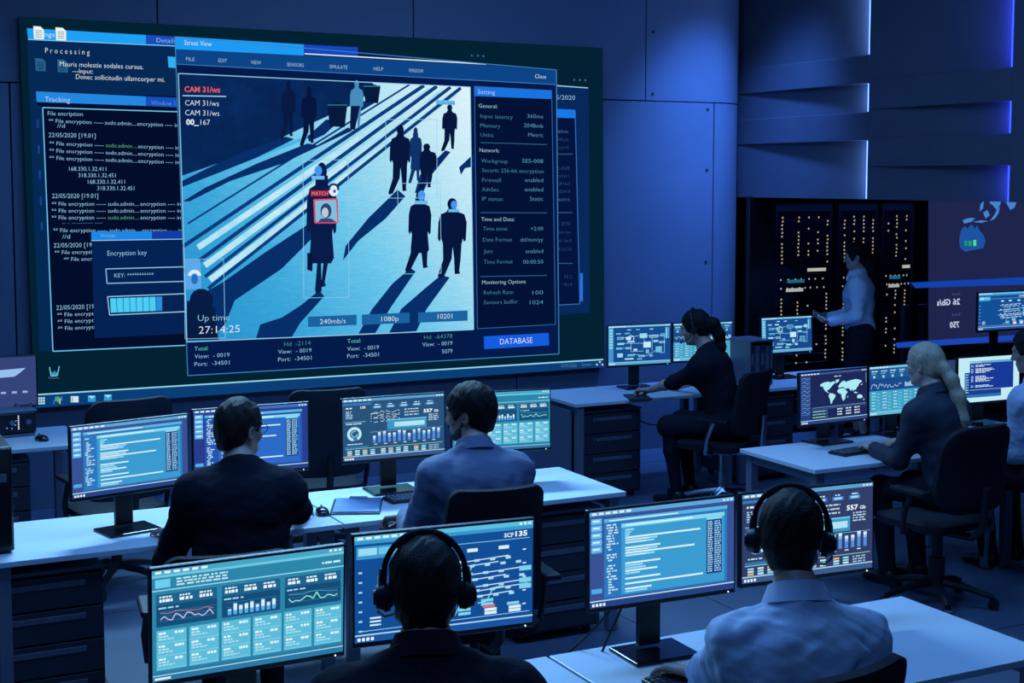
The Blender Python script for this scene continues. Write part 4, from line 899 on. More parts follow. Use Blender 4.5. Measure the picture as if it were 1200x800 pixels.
# binder rack between the wall side desks
p = at_z(877, 449, DZ); t = empty('binder_rack', (6.70, 9.12, DZ)); tag(t, 'pale topped rack of binders on the desk left of the lone small monitor', 'binder rack')
MB().box((0, 0, 0.345), (0.22, 0.30, 0.014), 0.003).build('top_board', M_handle, t)
for sx in (-1, 1): MB().box((sx * 0.103, 0, 0.169), (0.010, 0.29, 0.338), 0.002).build('side_board', M_cabedge, t)
MB().box((0, 0, 0.008), (0.196, 0.29, 0.014), 0.002).build('bottom_board', M_cabedge, t); MB().box((0, 0.14, 0.17), (0.196, 0.008, 0.31), 0.002).build('back_board', M_cabedge, t)
for i, (w_, h_, c, n_) in enumerate(((0.043, 0.30, M_cab, 'dark binder with pale spine label, leftmost in the binder rack'), (0.043, 0.29, M_cabedge, 'grey binder second from left in the binder rack'), (0.043, 0.30, M_cab, 'dark binder third from left in the binder rack'), (0.036, 0.285, M_cabedge, 'narrow grey binder rightmost in the binder rack'))):
    x = 6.70 - 0.072 + i * 0.048
    b_ = MB().box((0, 0, h_ / 2), (w_, 0.24, h_), 0.003).build('binder', c); b_.location = (x, 9.115, DZ + 0.016); tag(b_, n_, 'binder', 'binders in the rack')
    MB().box((0, -0.1215, h_ * 0.62), (w_ * 0.6, 0.003, h_ * 0.3), 0.001).build('spine_label', M_handle, b_)
# cables hanging from the big front stand
def cable(name, pts, label, r=0.0045):
    o = MB().path([tuple(q) for q in pts], r, 8).build(name, M_black, None, True); tag(o, label, 'cable'); return o
def bez(a, b, sag, n=14): return [Vector(a).lerp(Vector(b), i / n) - Vector((0, 0, sag * 4 * (i / n) * (1 - i / n))) for i in range(n + 1)]
cable('monitor_cable', bez((2.50, 4.03, 1.0), (2.10, 4.30, 0.12), 0.10), 'thin black cable looping lower down behind the front desk stand')
cable('monitor_cable', bez((2.52, 4.03, 1.02), (2.25, 4.22, 0.66), 0.05), 'thin black cable hanging just behind the front desk stand')
cable('desk_cable', bez((5.45, 9.0, 0.70), (6.02, 9.1, 0.55), 0.14), 'black cable drooping under the desk of the writing woman')

# ------------------------------------------------------------------ people: bodies are grown as one blended surface
class Field:
    def __init__(s, lo, hi, h):
        s.h = h; s.lo = np.array(lo, float); n = np.ceil((np.array(hi) - s.lo) / h).astype(int) + 1
        s.ax = [s.lo[i] + h * np.arange(n[i]) for i in range(3)]; s.F = np.full(n, 1.0, np.float32)
    def loc(s, lo, hi, mg):
        sl = []
        for i in range(3):
            a = int(max(0, math.floor((lo[i] - mg - s.lo[i]) / s.h))); b = int(min(len(s.ax[i]), math.ceil((hi[i] + mg - s.lo[i]) / s.h) + 1))
            if b <= a: return None
            sl.append(slice(a, b))
        return tuple(sl), (s.ax[0][sl[0]][:, None, None], s.ax[1][sl[1]][None, :, None], s.ax[2][sl[2]][None, None, :])
    def put(s, d_fn, lo, hi, k, sub=False):
        L = s.loc(lo, hi, max(k, 3 * s.h) + 0.012)
        if L is None: return
        sl, X = L; d = d_fn(*X).astype(np.float32); a = s.F[sl]
        if sub:
            h = np.clip(0.5 - 0.5 * (a + d) / k, 0, 1); s.F[sl] = a * (1 - h) - d * h + k * h * (1 - h)
        else:
            h = np.clip(0.5 + 0.5 * (a - d) / k, 0, 1); s.F[sl] = a * (1 - h) + d * h - k * h * (1 - h)
    def cap(s, a, b, ra, rb=None, k=0.02, sub=False):
        rb = ra if rb is None else rb; a = np.array(a, float); b = np.array(b, float); ab = b - a; L2 = max(ab @ ab, 1e-9)
        def f(X, Y, Z):
            t = np.clip(((X - a[0]) * ab[0] + (Y - a[1]) * ab[1] + (Z - a[2]) * ab[2]) / L2, 0, 1)
            return np.sqrt((X - a[0] - t * ab[0]) ** 2 + (Y - a[1] - t * ab[1]) ** 2 + (Z - a[2] - t * ab[2]) ** 2) - (ra + (rb - ra) * t)
        r = max(ra, rb); s.put(f, np.minimum(a, b) - r, np.maximum(a, b) + r, k, sub); return s
    def ell(s, c, r, M=None, k=0.02, sub=False, cut=None):
        c = np.array(c, float); r = np.array(r, float); M = np.eye(3) if M is None else np.array(M)
        def f(X, Y, Z):
            x, y, z = X - c[0], Y - c[1], Z - c[2]
            q = [x * M[0, i] + y * M[1, i] + z * M[2, i] for i in range(3)]
            k0 = np.sqrt(sum((q[i] / r[i]) ** 2 for i in range(3))); k1 = np.sqrt(sum((q[i] / r[i] ** 2) ** 2 for i in range(3)))
            return k0 * (k0 - 1) / np.maximum(k1, 1e-6)
        e = np.sqrt(((M * r[None, :]) ** 2).sum(1)); s.put(f, c - e, c + e, k, sub); return s
    def plane_cut(s, p, n, k=0.008):
        """remove what lies on the n side of the plane through p"""
        X, Y, Z = s.ax[0][:, None, None], s.ax[1][None, :, None], s.ax[2][None, None, :]
        d = ((X - p[0]) * n[0] + (Y - p[1]) * n[1] + (Z - p[2]) * n[2]).astype(np.float32)
        h = np.clip(0.5 - 0.5 * (s.F - d) / k, 0, 1); s.F = s.F * (1 - h) + d * h + k * h * (1 - h); return s
    def wrinkle(s, amp, fr, seed, dirv=(1, 1, 1)):
        rnd = np.random.RandomState(seed); X, Y, Z = s.ax[0][:, None, None], s.ax[1][None, :, None], s.ax[2][None, None, :]
        n = 0
        for i in range(5):
            v = rnd.normal(size=3) * np.array(dirv); v /= np.linalg.norm(v); f_ = fr * (0.6 + 0.35 * i); ph = rnd.rand() * 6.28
            w_ = np.sin(X * v[1] * f_ * .5 + Y * v[2] * f_ * .5 + Z * v[0] * f_ * .5 + ph * 2) * 1.4
            n = n + np.sin(X * v[0] * f_ + Y * v[1] * f_ + Z * v[2] * f_ + ph + w_) / (1 + .5 * i)
        s.F = s.F + (amp * n / 2).astype(np.float32); return s
    def mesh(s, name):
        F = np.pad(s.F, 1, constant_values=1.0); lo = s.lo - s.h; neg = F < 0
        c = [F[i:F.shape[0] - 1 + i, j:F.shape[1] - 1 + j, k:F.shape[2] - 1 + k] for i in (0, 1) for j in (0, 1) for k in (0, 1)]
        cnt = sum((x < 0).astype(np.int8) for x in c); act = (cnt > 0) & (cnt < 8)
        I = np.argwhere(act); V = [x[act] for x in c]; P = np.zeros((len(I), 3)); W = np.zeros(len(I))
        for a in range(8):
            for ax, bit in ((0, 4), (1, 2), (2, 1)):
                if a & bit: continue
                b = a | bit; va, vb = V[a], V[b]; m = (va < 0) != (vb < 0)
                t = np.where(m, va / np.where(m, va - vb, 1), 0)
                q = np.tile(np.array([(a >> 2) & 1, (a >> 1) & 1, a & 1], float), (len(I), 1)); q[:, ax] += t
                P += q * m[:, None]; W += m
        P = (I + P / np.maximum(W, 1)[:, None]) * s.h + lo
        idx = np.full(act.shape, -1, np.int64); idx[act] = np.arange(len(I)); Q = []
        for ax in range(3):
            o = [i for i in range(3) if i != ax]
            sa = [slice(None)] * 3; sb = [slice(None)] * 3; sa[ax] = slice(0, -1); sb[ax] = slice(1, None)
            for i in o: sa[i] = slice(1, -1); sb[i] = slice(1, -1)
            A, B = neg[tuple(sa)], neg[tuple(sb)]; E = np.argwhere(A != B); fl = A[A != B]
            E = E.copy()
            for i in o: E[:, i] += 1
            def g_(d0, d1):
                J = E.copy(); J[:, o[0]] += d0; J[:, o[1]] += d1; return idx[J[:, 0], J[:, 1], J[:, 2]]
            q = np.stack([g_(-1, -1), g_(0, -1), g_(0, 0), g_(-1, 0)], 1)
            if ax == 1: fl = ~fl
            q[~fl] = q[~fl][:, ::-1]; Q.append(q)
        Q = np.concatenate(Q); Q = Q[(Q >= 0).all(1)]
        me = bpy.data.meshes.new(name); me.vertices.add(len(P)); me.vertices.foreach_set('co', P.astype(np.float32).ravel())
        me.loops.add(len(Q) * 4); me.loops.foreach_set('vertex_index', Q.astype(np.int32).ravel())
        me.polygons.add(len(Q)); me.polygons.foreach_set('loop_start', np.arange(0, len(Q) * 4, 4, dtype=np.int32)); me.polygons.foreach_set('loop_total', np.full(len(Q), 4, dtype=np.int32))
        me.update(calc_edges=True); me.validate(); return me
def rotm(yaw=0, pitch=0, roll=0):
    """head frame: yaw clockwise from above, pitch nods down, roll leans to its right"""
    a, b, c = -R(yaw), -R(pitch), R(roll)
    Rz = np.array([[math.cos(a), -math.sin(a), 0], [math.sin(a), math.cos(a), 0], [0, 0, 1]])
    Rx = np.array([[1, 0, 0], [0, math.cos(b), -math.sin(b)], [0, math.sin(b), math.cos(b)]])
    Ry = np.array([[math.cos(c), 0, math.sin(c)], [0, 1, 0], [-math.sin(c), 0, math.cos(c)]])
    return Rz @ Rx @ Ry
def unit(v): v = np.array(v, float); return v / max(np.linalg.norm(v), 1e-9)
def ik(a, b, l1, l2, hint):
    a, b = np.array(a, float), np.array(b, float); d = b - a; L = np.linalg.norm(d)
    if L > (l1 + l2) * .995: b = a + d / L * (l1 + l2) * .995; d = b - a; L = np.linalg.norm(d)
    u_ = d / L; x = (l1 * l1 - l2 * l2 + L * L) / (2 * L); h = math.sqrt(max(l1 * l1 - x * x, 1e-6)); hint = np.array(hint, float); p = unit(hint - u_ * (hint @ u_))
    return a + u_ * x + p * h, b
def hand_shape(f, w_, d, nrm, side, curl=0.5, sc=1.0, spread=0.16):
    """palm, four fingers and a thumb; d points along the hand, nrm out of its back, side +1 for a right hand"""
    d = unit(d); nrm = unit(np.array(nrm) - d * (np.array(nrm) @ d)); lat = np.cross(d, nrm) * side    # lat: towards the little finger
    P = lambda a, b, c: np.array(w_) + (d * a + lat * b + nrm * c) * sc
    for b0, r in ((-0.026, .013), (-0.008, .0135), (0.010, .013), (0.026, .012)): f.cap(P(0.01, b0 * .7, 0), P(0.088 - abs(b0) * .25, b0, 0), .0145 * sc, r * sc, .014)
    for b0, L, r in ((-0.027, .072, .0088), (-0.009, .080, .0092), (0.010, .075, .0088), (0.027, .060, .0080)):
        q = P(0.088 - abs(b0) * .25, b0, 0); ang = 0.0; yaw_ = b0 * spread / .027
        for j, fr in enumerate((.45, .31, .24)):
            ang += curl * (.55, .95, .6)[j]
            dr = unit(d * math.cos(ang) * math.cos(yaw_) + lat * math.sin(yaw_) - nrm * math.sin(ang))
            e = q + dr * L * fr * sc; f.cap(q, e, r * sc * (1 - .08 * j), r * sc * (.92 - .1 * j), .004); q = e
    a, b, c = P(0.018, -0.024, -0.006), P(0.05, -0.050, -0.016), P(0.078, -0.056 + .012 * curl, -0.024 - .01 * curl)
    f.cap(a, b, .015 * sc, .0115 * sc, .012); f.cap(b, c, .0108 * sc, .0092 * sc, .006); f.cap(c, c + (d * .026 + lat * .006 - nrm * .006) * sc, .0092 * sc, .0075 * sc, .004)
    return P
def head_shape(f, c, M, sc, woman=False, nose=1.0):
    P = lambda x, y, z: np.array(c) + M @ (np.array([x, y, z]) * sc)
    E = lambda p, r, k=.02, sub=False: f.ell(P(*p), np.array(r) * sc, M, k, sub)
    j = .9 if woman else 1.0
    E((0, -.012, .03), (.076, .097, .091)); E((0, .030, -.028), (.060 * j, .062, .082), .03); E((0, .046, -.078), (.040 * j, .044, .034), .03)
    for s_ in (-1, 1):
        f.cap(P(s_ * .056 * j, .0, -.055), P(s_ * .022, .062, -.088), .016 * sc, .016 * sc, .025)
        E((s_ * .040, .066, -.022), (.022, .02, .022), .02); E((s_ * .079, -.012, -.010), (.008, .020, .031), .008); E((s_ * .083, -.008, -.010), (.006, .010, .018), .004, True)
        E((s_ * .031, .093, .010), (.017, .016, .012), .012, True); f.cap(P(s_ * .012, .088, .026), P(s_ * .046, .078, .026), .0105 * sc, .009 * sc, .012)
    f.cap(P(0, .086, .012), P(0, .104 + .004 * nose, -.026), .009 * sc, .0125 * sc, .010)
    for s_ in (-1, 1): E((s_ * .011, .096, -.030), (.009, .010, .008), .006)
    E((0, .090, -.056), (.023, .010, .0065), .006); E((0, .088, -.068), (.020, .010, .0068), .006); E((0, .100, -.062), (.03, .008, .0018), .003, True); E((0, .080, -.094), (.018, .014, .014), .012)
    return P
def head_part(c, M, sc):
    return lambda x, y, z: np.array(c) + M @ (np.array([x, y, z]) * sc)
def person(label, head, ztop, yaw, lean, hyaw, hpitch, hands, cloth, hair, woman=False, sit=True, skin=None, skirt=False, sleeve=1.0, collar=False, seat=0.49, curl=(.5, .5), pants=None, res=0.0065, seed=1, hroll=0, hd=(None, None), hn=(None, None), hair_m=None, shoulders=0.183, spread=.16, neck=None, elb=.30, bulk=1.0, tights=False, nl=.160, crew=.03, reach=1.0):
    """head: (u, v) of the head centre in the room; yaw: which way the body faces; hands: wrist targets in the room"""
    skin = skin or M_skin; Y = R(yaw)
    ext, side_, up3 = np.array([math.sin(Y), math.cos(Y), 0]), np.array([math.cos(Y), -math.sin(Y), 0]), np.array([0, 0, 1.0])
    Lr = R(lean); up = np.array([0, math.sin(Lr), math.cos(Lr)]); fw = np.array([0, math.cos(Lr), -math.sin(Lr)]); X = np.array([1.0, 0, 0])
    nd = unit([0, math.sin(Lr + R(neck if neck is not None else 12)), math.cos(Lr + R(neck if neck is not None else 12))])
    pz = seat + 0.10 if sit else 0.98
    hM = rotm(hyaw - yaw, hpitch, hroll)
    gs = .93 if woman else 1.0
    hh = .52 * up[2] + nl * nd[2] + .120
    sc = (ztop - pz) / hh if sit else 1.0
    hs = min(max(sc, .98), 1.06) * (.95 if woman else 1.0)
    if not sit: sc = (ztop - pz - .12 * hs) / (.52 * up[2] + nl * nd[2])
    pel = np.array([0, 0, pz]); nb = pel + up * .52 * sc; hc = nb + nd * nl * sc
    # body root so that the head is where it belongs
    root = np.array([head[0], head[1], 0]) - side_ * hc[0] - ext * hc[1]
    toL = lambda p: np.array([(np.array(p) - root) @ side_, (np.array(p) - root) @ ext, p[2]])
    sw = shoulders * (.90 if woman else 1.0) * sc
    sh = [pel + up * .425 * sc + X * s_ * sw + fw * .01 for s_ in (-1, 1)]
    L1, L2 = .285 * sc * gs * reach, .255 * sc * gs * reach
    arms = []
    for i, s_ in enumerate((-1, 1)):
        w_ = toL(hands[i]); e, w_ = ik(sh[i], w_, L1, L2, np.array([s_ * elb, -.45, -.75])); arms.append((sh[i], e, w_))
    legs = []
    for s_ in (-1, 1):
        hp = pel + X * s_ * .092
        if sit: kn = np.array([s_ * .13, .43 * gs, pz - .03]); an = np.array([s_ * .125, .36 * gs, .085])
        else: kn = np.array([s_ * .085, .02, .50]); an = np.array([s_ * .085, -.02 + .03 * s_, .085])
        legs.append((hp, kn, an))
    lo = np.array([-.62, -.42, -.01]); hi = np.array([.62, .85, hc[2] + .17])
    # skin: one continuous body
    f = Field(lo, hi, res)
    f.ell(pel + up * .02, (.155 * gs, .115, .12), None, .03); f.ell(pel + up * .20 * sc, (.132 * gs, .10, .17), None, .05); f.ell(pel + up * .37 * sc, (.152 * gs, .108, .165), None, .05)
    f.cap(sh[0] + X * .03, sh[1] - X * .03, .052, .052, .04); f.cap(pel + up * .44 * sc, nb + up * .01, .06, .056 * gs, .05)
    f.cap(nb - up * .03, hc + hM @ np.array([0, -.022, -.045]) * hs, .055 * gs, .053 * gs, .035)
    for s_ in (-1, 1): f.cap(sh[0 if s_ < 0 else 1] * .6 + nb * .4 - up * .015, nb + up * .03, .035, .03, .05)
    head_shape(f, hc, hM, hs, woman)
    for i, (a, e, w_) in enumerate(arms):
        f.cap(a, e, .046 * gs, .037 * gs, .03); f.cap(e, e + (w_ - e) * .35, .037 * gs, .040 * gs, .03); f.cap(e + (w_ - e) * .35, w_, .040 * gs, .025 * gs, .02)
        d = unit(w_ - e) if hd[i] is None else unit([np.array(hd[i]) @ side_, np.array(hd[i]) @ ext, hd[i][2]])
        nn = np.array([-.25 * (-1, 1)[i], .15, 1.0]) if hn[i] is None else np.array([np.array(hn[i]) @ side_, np.array(hn[i]) @ ext, hn[i][2]])
        hand_shape(f, w_ + d * .008, d, nn, (-1, 1)[i], curl[i], 1.0 * gs * min(sc, 1.05), spread)
    for hp, kn, an in legs:
        f.cap(hp, kn, .078 * gs, .055 * gs, .03); f.cap(kn, kn + (an - kn) * .35, .053 * gs, .055 * gs, .03); f.cap(kn + (an - kn) * .35, an, .055 * gs, .036 * gs, .03); f.cap(an - np.array([0, .02, .03]), an + np.array([0, .14, -.05]), .035, .026, .02)
    me = f.mesh('person')
    o = link('person', me, skin, None, True); o.location = tuple(root); o.rotation_euler = (0, 0, -Y); tag(o, label, 'person')
    inf = {'root': root, 'hc': hc, 'hM': hM, 'hs': hs, 'obj': o, 'arms': arms, 'nb': nb, 'up': up, 'pel': pel, 'sc': sc, 'fw': fw,
           'world': lambda p: root + side_ * p[0] + ext * p[1] + up3 * p[2]}
    # upper garment
    cm, cname, cr = cloth
    f = Field(lo, hi, res + .0005)
    g_ = .016 if not woman else .010
    f.ell(pel + up * .18 * sc, ((.140 if woman else .158) * gs * bulk + g_, .112 + g_, .22), None, .05); f.ell(pel + up * .35 * sc, ((.168 * gs + g_) * bulk, .115 + g_, .17), None, .06)
    if woman: f.cap(pel + up * .33 * sc + fw * .075 - X * .065, pel + up * .33 * sc + fw * .075 + X * .065, .062, .062, .05)
    else: f.cap(pel + up * .36 * sc - fw * .045 - X * .08, pel + up * .36 * sc - fw * .045 + X * .08, .088, .088, .06)
    f.cap(pel + up * .40 * sc - fw * .035 - X * .05, pel + up * .40 * sc - fw * .035 + X * .05, .08 * gs, .08 * gs, .05); f.cap(pel + up * .42 * sc - fw * .02, nb - up * .015 - fw * .012, .075 * gs, .068 * gs, .05)
    f.ell(pel + up * .03, ((.160 if woman else .172) * gs * bulk + g_, .125 + g_, .11), None, .05)
    f.cap(sh[0] + X * .03, sh[1] - X * .03, .052 + g_ * .5, .052 + g_ * .5, .06); f.ell(pel + up * .385 * sc - fw * .012, (.205 * gs * bulk, .095 * gs, .10), None, .06); f.cap(pel + up * .44 * sc, nb - up * .01, .072, .064 * gs, .05)
    for i in (0, 1): f.cap(sh[i] * .92 + nb * .08 - up * .002, nb + up * .012, .056, .038, .06)
    for i, (a, e, w_) in enumerate(arms):
        f.cap(a - up * .012 + X * (.012, -.012)[i], e, (.048 * gs + g_) * bulk ** .5, .044 * gs + g_, .085)
        if sleeve > 0:
            q = e + (w_ - e) * sleeve; f.cap(e, q, .046 * gs + g_, .040 * gs + g_ * .6, .03)
            f.plane_cut_local = None
    f.wrinkle(cr, 46, seed, (.6, .8, 1.3))
    if not woman: f.wrinkle(cr * .45, 95, seed + 40, (.5, .7, 1.5))
    f.plane_cut(nb + nd * (.008 if collar else crew), nd + np.array([0, .35, 0]), .01)
    neckc = hc + hM @ np.array([0, -.01, -.09]) * hs
    f.ell(nb + nd * .075, (.07, .075, .045), None, .012, True)
    up_o = link(cname, f.mesh(cname), cm, o, True)
    if collar:
        b = MB(); pts = []
        for i in range(25):
            a = R(-150 + 300 * i / 24) - PI / 2
            pts.append(nb + X * math.cos(a) * (.070 * gs) + (fw * .95) * math.sin(a) * .076 + up * .020 + np.array([0, .012, -.012 * math.sin(a)]))
        V = []
        for p_ in pts:
            rr = unit(p_ - nb - up * ((p_ - nb) @ up)); V.append([b.bm.verts.new(Vector(q)) for q in (p_ - rr * .002 + up * .026, p_ + rr * .006 + up * .024, p_ + rr * .030 - up * .030, p_ + rr * .016 - up * .032)])
        for A_, B_ in zip(V, V[1:]):
            for j in range(4): b.bm.faces.new((A_[j], A_[(j + 1) % 4], B_[(j + 1) % 4], B_[j]))
        b.bm.faces.new(V[0]); b.bm.faces.new(V[-1][::-1]); bmesh.ops.recalc_face_normals(b.bm, faces=b.bm.faces)
        b.build('collar', cm, up_o, True)
    # lower garment and shoes
    pm = pants or M_cloth_dark
    f = Field(np.array([-.40, -.32, .0]), np.array([.40, .75, pz + .20]), .009)
    f.ell(pel, (.168 * gs, .13, .13), None, .04)
    for hp, kn, an in legs:
        f.cap(hp, kn, .092 * gs, .070 * gs, .05 if not skirt else .09)
        if not skirt: f.cap(kn, an, .068 * gs, .052 * gs, .04)
    if skirt: f.cap(legs[0][1], legs[1][1], .07, .07, .08); f.ell((legs[0][1] + legs[1][1] + pel * 2) / 4, (.17, .20, .085) if sit else (.165, .125, .30), None, .05)
    f.wrinkle(.003, 30, seed + 5); nm_ = 'skirt' if skirt else 'trousers'; link(nm_, f.mesh(nm_), pm, o, True)
    for hp, kn, an in legs:
        f = Field(an + np.array([-.08, -.12, -.10]), an + np.array([.08, .26, .06]), .007)
        f.cap(an + np.array([0, -.03, -.035]), an + np.array([0, .15, -.055]), .040, .032, .02); f.ell(an + np.array([0, .0, -.01]), (.045, .055, .045), None, .02); f.plane_cut((0, 0, .006), (0, 0, -1), .003)
        link('shoe', f.mesh('shoe'), M_shoe, o, True)
    if tights:
        f = Field(np.array([-.34, .0, .03]), np.array([.34, .62, pz + .06]), .007)
        for hp, kn, an in legs: f.cap(hp + (kn - hp) * .75, kn, .062 * gs, .060 * gs, .03); f.cap(kn, kn + (an - kn) * .35, .057 * gs, .059 * gs, .03); f.cap(kn + (an - kn) * .35, an, .059 * gs, .040 * gs, .03)
        link('tights', f.mesh('tights'), M_cloth_dark, o, True)
    # eyes
    for s_ in (-1, 1):
        e_ = MB().ball(Vector(hc + hM @ (np.array([s_ * .031, .079, .010]) * hs)), .0115, 12).build('eye', M_eye, o, True)
    hair(inf, hair_m or M_hair); return inf
M_cloth_dark = mat('dark_cloth', (0.013, 0.014, 0.023), 0.9, var=0.2, scale=120, bump=.15, spec=.15)
M_shoe = mat('black_leather', (0.010, 0.010, 0.013), 0.35, var=0.1)
M_eye = mat('eye_white', (0.55, 0.55, 0.55), 0.2, var=0.05)
M_hair = mat('dark_hair', (0.010, 0.008, 0.008), 0.55, var=0.5, scale=90, bump=.5, stretch=(3, 3, .4), spec=.2)
M_brown = mat('brown_hair', (0.022, 0.015, 0.012), 0.55, var=0.5, scale=90, bump=.5, stretch=(3, 3, .4), spec=.2)
M_blond = mat('blonde_hair', (0.52, 0.42, 0.28), 0.4, var=0.3, scale=70, bump=.5, stretch=(4, 4, .25))
M_sweater = mat('black_knit', (0.012, 0.013, 0.022), 0.95, var=0.3, scale=260, bump=.3, spec=.1)
M_suit = mat('blue_grey_suit_cloth', (0.115, 0.145, 0.235), 0.8, var=0.08, scale=200, bump=.12)
M_shirt = mat('light_blue_cotton', (0.50, 0.60, 0.78), 0.75, var=0.05, scale=160, bump=.1)
M_blouse = mat('pale_blouse_cloth', (0.62, 0.70, 0.82), 0.6, var=0.05, scale=120, bump=.1)
M_blazer = mat('navy_blazer_cloth', (0.022, 0.027, 0.048), 0.8, var=0.15, scale=200, bump=.12)
def short_hair(grow=.010, nape=-.085, bald=False):
    def fn(I, m):
        c, M, s_ = I['hc'], I['hM'], I['hs']; P = head_part(c, M, s_)
        f = Field(c - .17, c + .17, .0052)
        f.ell(P(0, -.014, .032), np.array((.078 + grow, .100 + grow, .092 + grow)) * s_, M, .02)
        f.cap(P(-.016, -.054, -.02), P(-.012, -.044, nape), .052 * s_, .040 * s_, .03); f.cap(P(.016, -.054, -.02), P(.012, -.044, nape), .052 * s_, .040 * s_, .03)
        f.wrinkle(.0035, 120, 3, (1.4, 1.4, .6))
        f.ell(P(0, .098, -.022), np.array((.082, .072, .098)) * s_, M, .012, True)
        for q in (-1, 1): f.ell(P(q * .086, .010, -.055), np.array((.03, .052, .062)) * s_, M, .010, True); f.ell(P(q * .088, -.014, -.014), np.array((.022, .020, .030)) * s_, M, .006, True)
        f.plane_cut(P(0, -.05, nape - .012), -(M @ np.array([0, .25, 1.0])) / 1.03, .01)
        link('hair', f.mesh('hair'), m, I['obj'], True)
        for q in (-1, 1):
            MB().path([Vector(P(q * .014, .097, .030)), Vector(P(q * .032, .094, .035)), Vector(P(q * .048, .080, .030))], [.003, .004, .002], 8).build('eyebrow', m, I['obj'], True)
    return fn
def beard(I, m):
    c, M, s_ = I['hc'], I['hM'], I['hs']; P = head_part(c, M, s_)
    f = Field(c - .16, c + .16, .005)
    f.ell(P(0, .047, -.080), np.array((.044, .049, .037)) * s_, M, .02)
    for q in (-1, 1): f.cap(P(q * .060, .004, -.038), P(q * .050, .03, -.075), .015 * s_, .017 * s_, .02); f.cap(P(q * .050, .03, -.075), P(q * .02, .068, -.092), .017 * s_, .018 * s_, .02)
    f.cap(P(-.022, .092, -.048), P(.022, .092, -.048), .0075 * s_, .0075 * s_, .01)
    f.ell(P(0, .098, -.062), np.array((.022, .02, .009)) * s_, M, .006, True); f.wrinkle(.002, 160, 4)
    link('beard', f.mesh('beard'), mat('grey_brown_beard', (.05, .04, .04), .8, var=.5, scale=300, bump=.5), I['obj'], True)
def pulled_hair(tail, grow=.008, bun=None, tr=.03):
    """hair drawn back, with a tail through the given points of the head frame"""
    def fn(I, m):
        c, M, s_ = I['hc'], I['hM'], I['hs']; P = head_part(c, M, s_)
        T_ = [P(*p[:3]) for p in tail]; lo = np.minimum(np.min(T_, 0) - .09, c - .18); hi = np.maximum(np.max(T_, 0) + .09, c + .18)
        f = Field(lo, hi, .0056)
        f.ell(P(0, -.014, .030), np.array((.078 + grow, .100 + grow, .093 + grow)) * s_, M, .02)
        f.ell(P(0, -.05, -.03), np.array((.062, .056, .055)) * s_, M, .03)
        f.ell(P(0, .100, -.024), np.array((.080, .062, .098)) * s_, M, .012, True)
        for q in (-1, 1): f.ell(P(q * .086, .020, -.062), np.array((.03, .060, .062)) * s_, M, .010, True); f.ell(P(q * .088, -.012, -.014), np.array((.020, .018, .028)) * s_, M, .006, True)
        if bun: f.ell(P(*bun[0]), np.array(bun[1]) * s_, M, .02)
        for (a, b), (ra, rb) in zip(zip(T_, T_[1:]), zip([p[3] for p in tail], [p[3] for p in tail][1:])): f.cap(a, b, ra, rb, .03)
        f.wrinkle(.003, 130, 6, (1.6, 1.6, .35)); link('hair', f.mesh('hair'), m, I['obj'], True)
        for q in (-1, 1): MB().path([Vector(P(q * .014, .096, .030)), Vector(P(q * .032, .093, .035)), Vector(P(q * .047, .080, .031))], [.002, .003, .0015], 8).build('eyebrow', M_brown, I['obj'], True)
    return fn
def headset(I, label, mic=-1, cup=.036):
    c, M, s_ = I['hc'], I['hM'], I['hs']; wl = I['world']; O = wl(c)
    P = lambda x, y, z: Vector(wl(c + M @ (np.array([x, y, z]) * s_)) - O)
    t = empty('headset', tuple(O)); tag(t, label, 'headset', 'black headsets worn by operators')
    arc = [P(math.cos(a) * .097, -.014, .028 + math.sin(a) * .108 - (.028 if abs(math.cos(a)) > .98 else 0)) for a in np.linspace(R(4), R(176), 26)]
    b = MB().path(arc, .0075, 10).build('headband', M_gloss, t, True); MB().path([p_ * .985 for p_ in arc[6:-6]], .010, 10).build('band_padding', M_fabric, t, True)
    for q in (-1, 1):
        n = (P(q, 0, 0) - P(0, 0, 0)).normalized(); a = P(q * .080, -.012, -.014)
        e = MB().tube(a + n * .014, a + n * .036, cup, cup * .8, 24).tube(a + n * .036, a + n * .042, cup * .55, cup * .5, 20).build('ear_cup', M_black, t, True)
        MB().tube(a, a + n * .016, cup * .92, cup, 24).build('ear_cushion', M_fabric, e, True)
        MB().path([P(q * .104, -.014, -.005), P(q * .104, -.014, .03), P(q * .099, -.014, .052)], .006, 8).build('yoke', M_chrome, e, True)
    m_ = MB().path([P(mic * .108, .0, -.02), P(mic * .108, .03, -.055), P(mic * .092, .075, -.075), P(mic * .055, .112, -.075)], .0038, 8).build('microphone_boom', M_black, t, True)
    MB().ball(P(mic * .048, .114, -.075), .009, 12).build('microphone_tip', M_fabric, m_, True)
    return t

# ------------------------------------------------------------------ the eight people
def desk_pt(x, y, z=DZ + 0.03): return tuple(at_z(x, y, z))
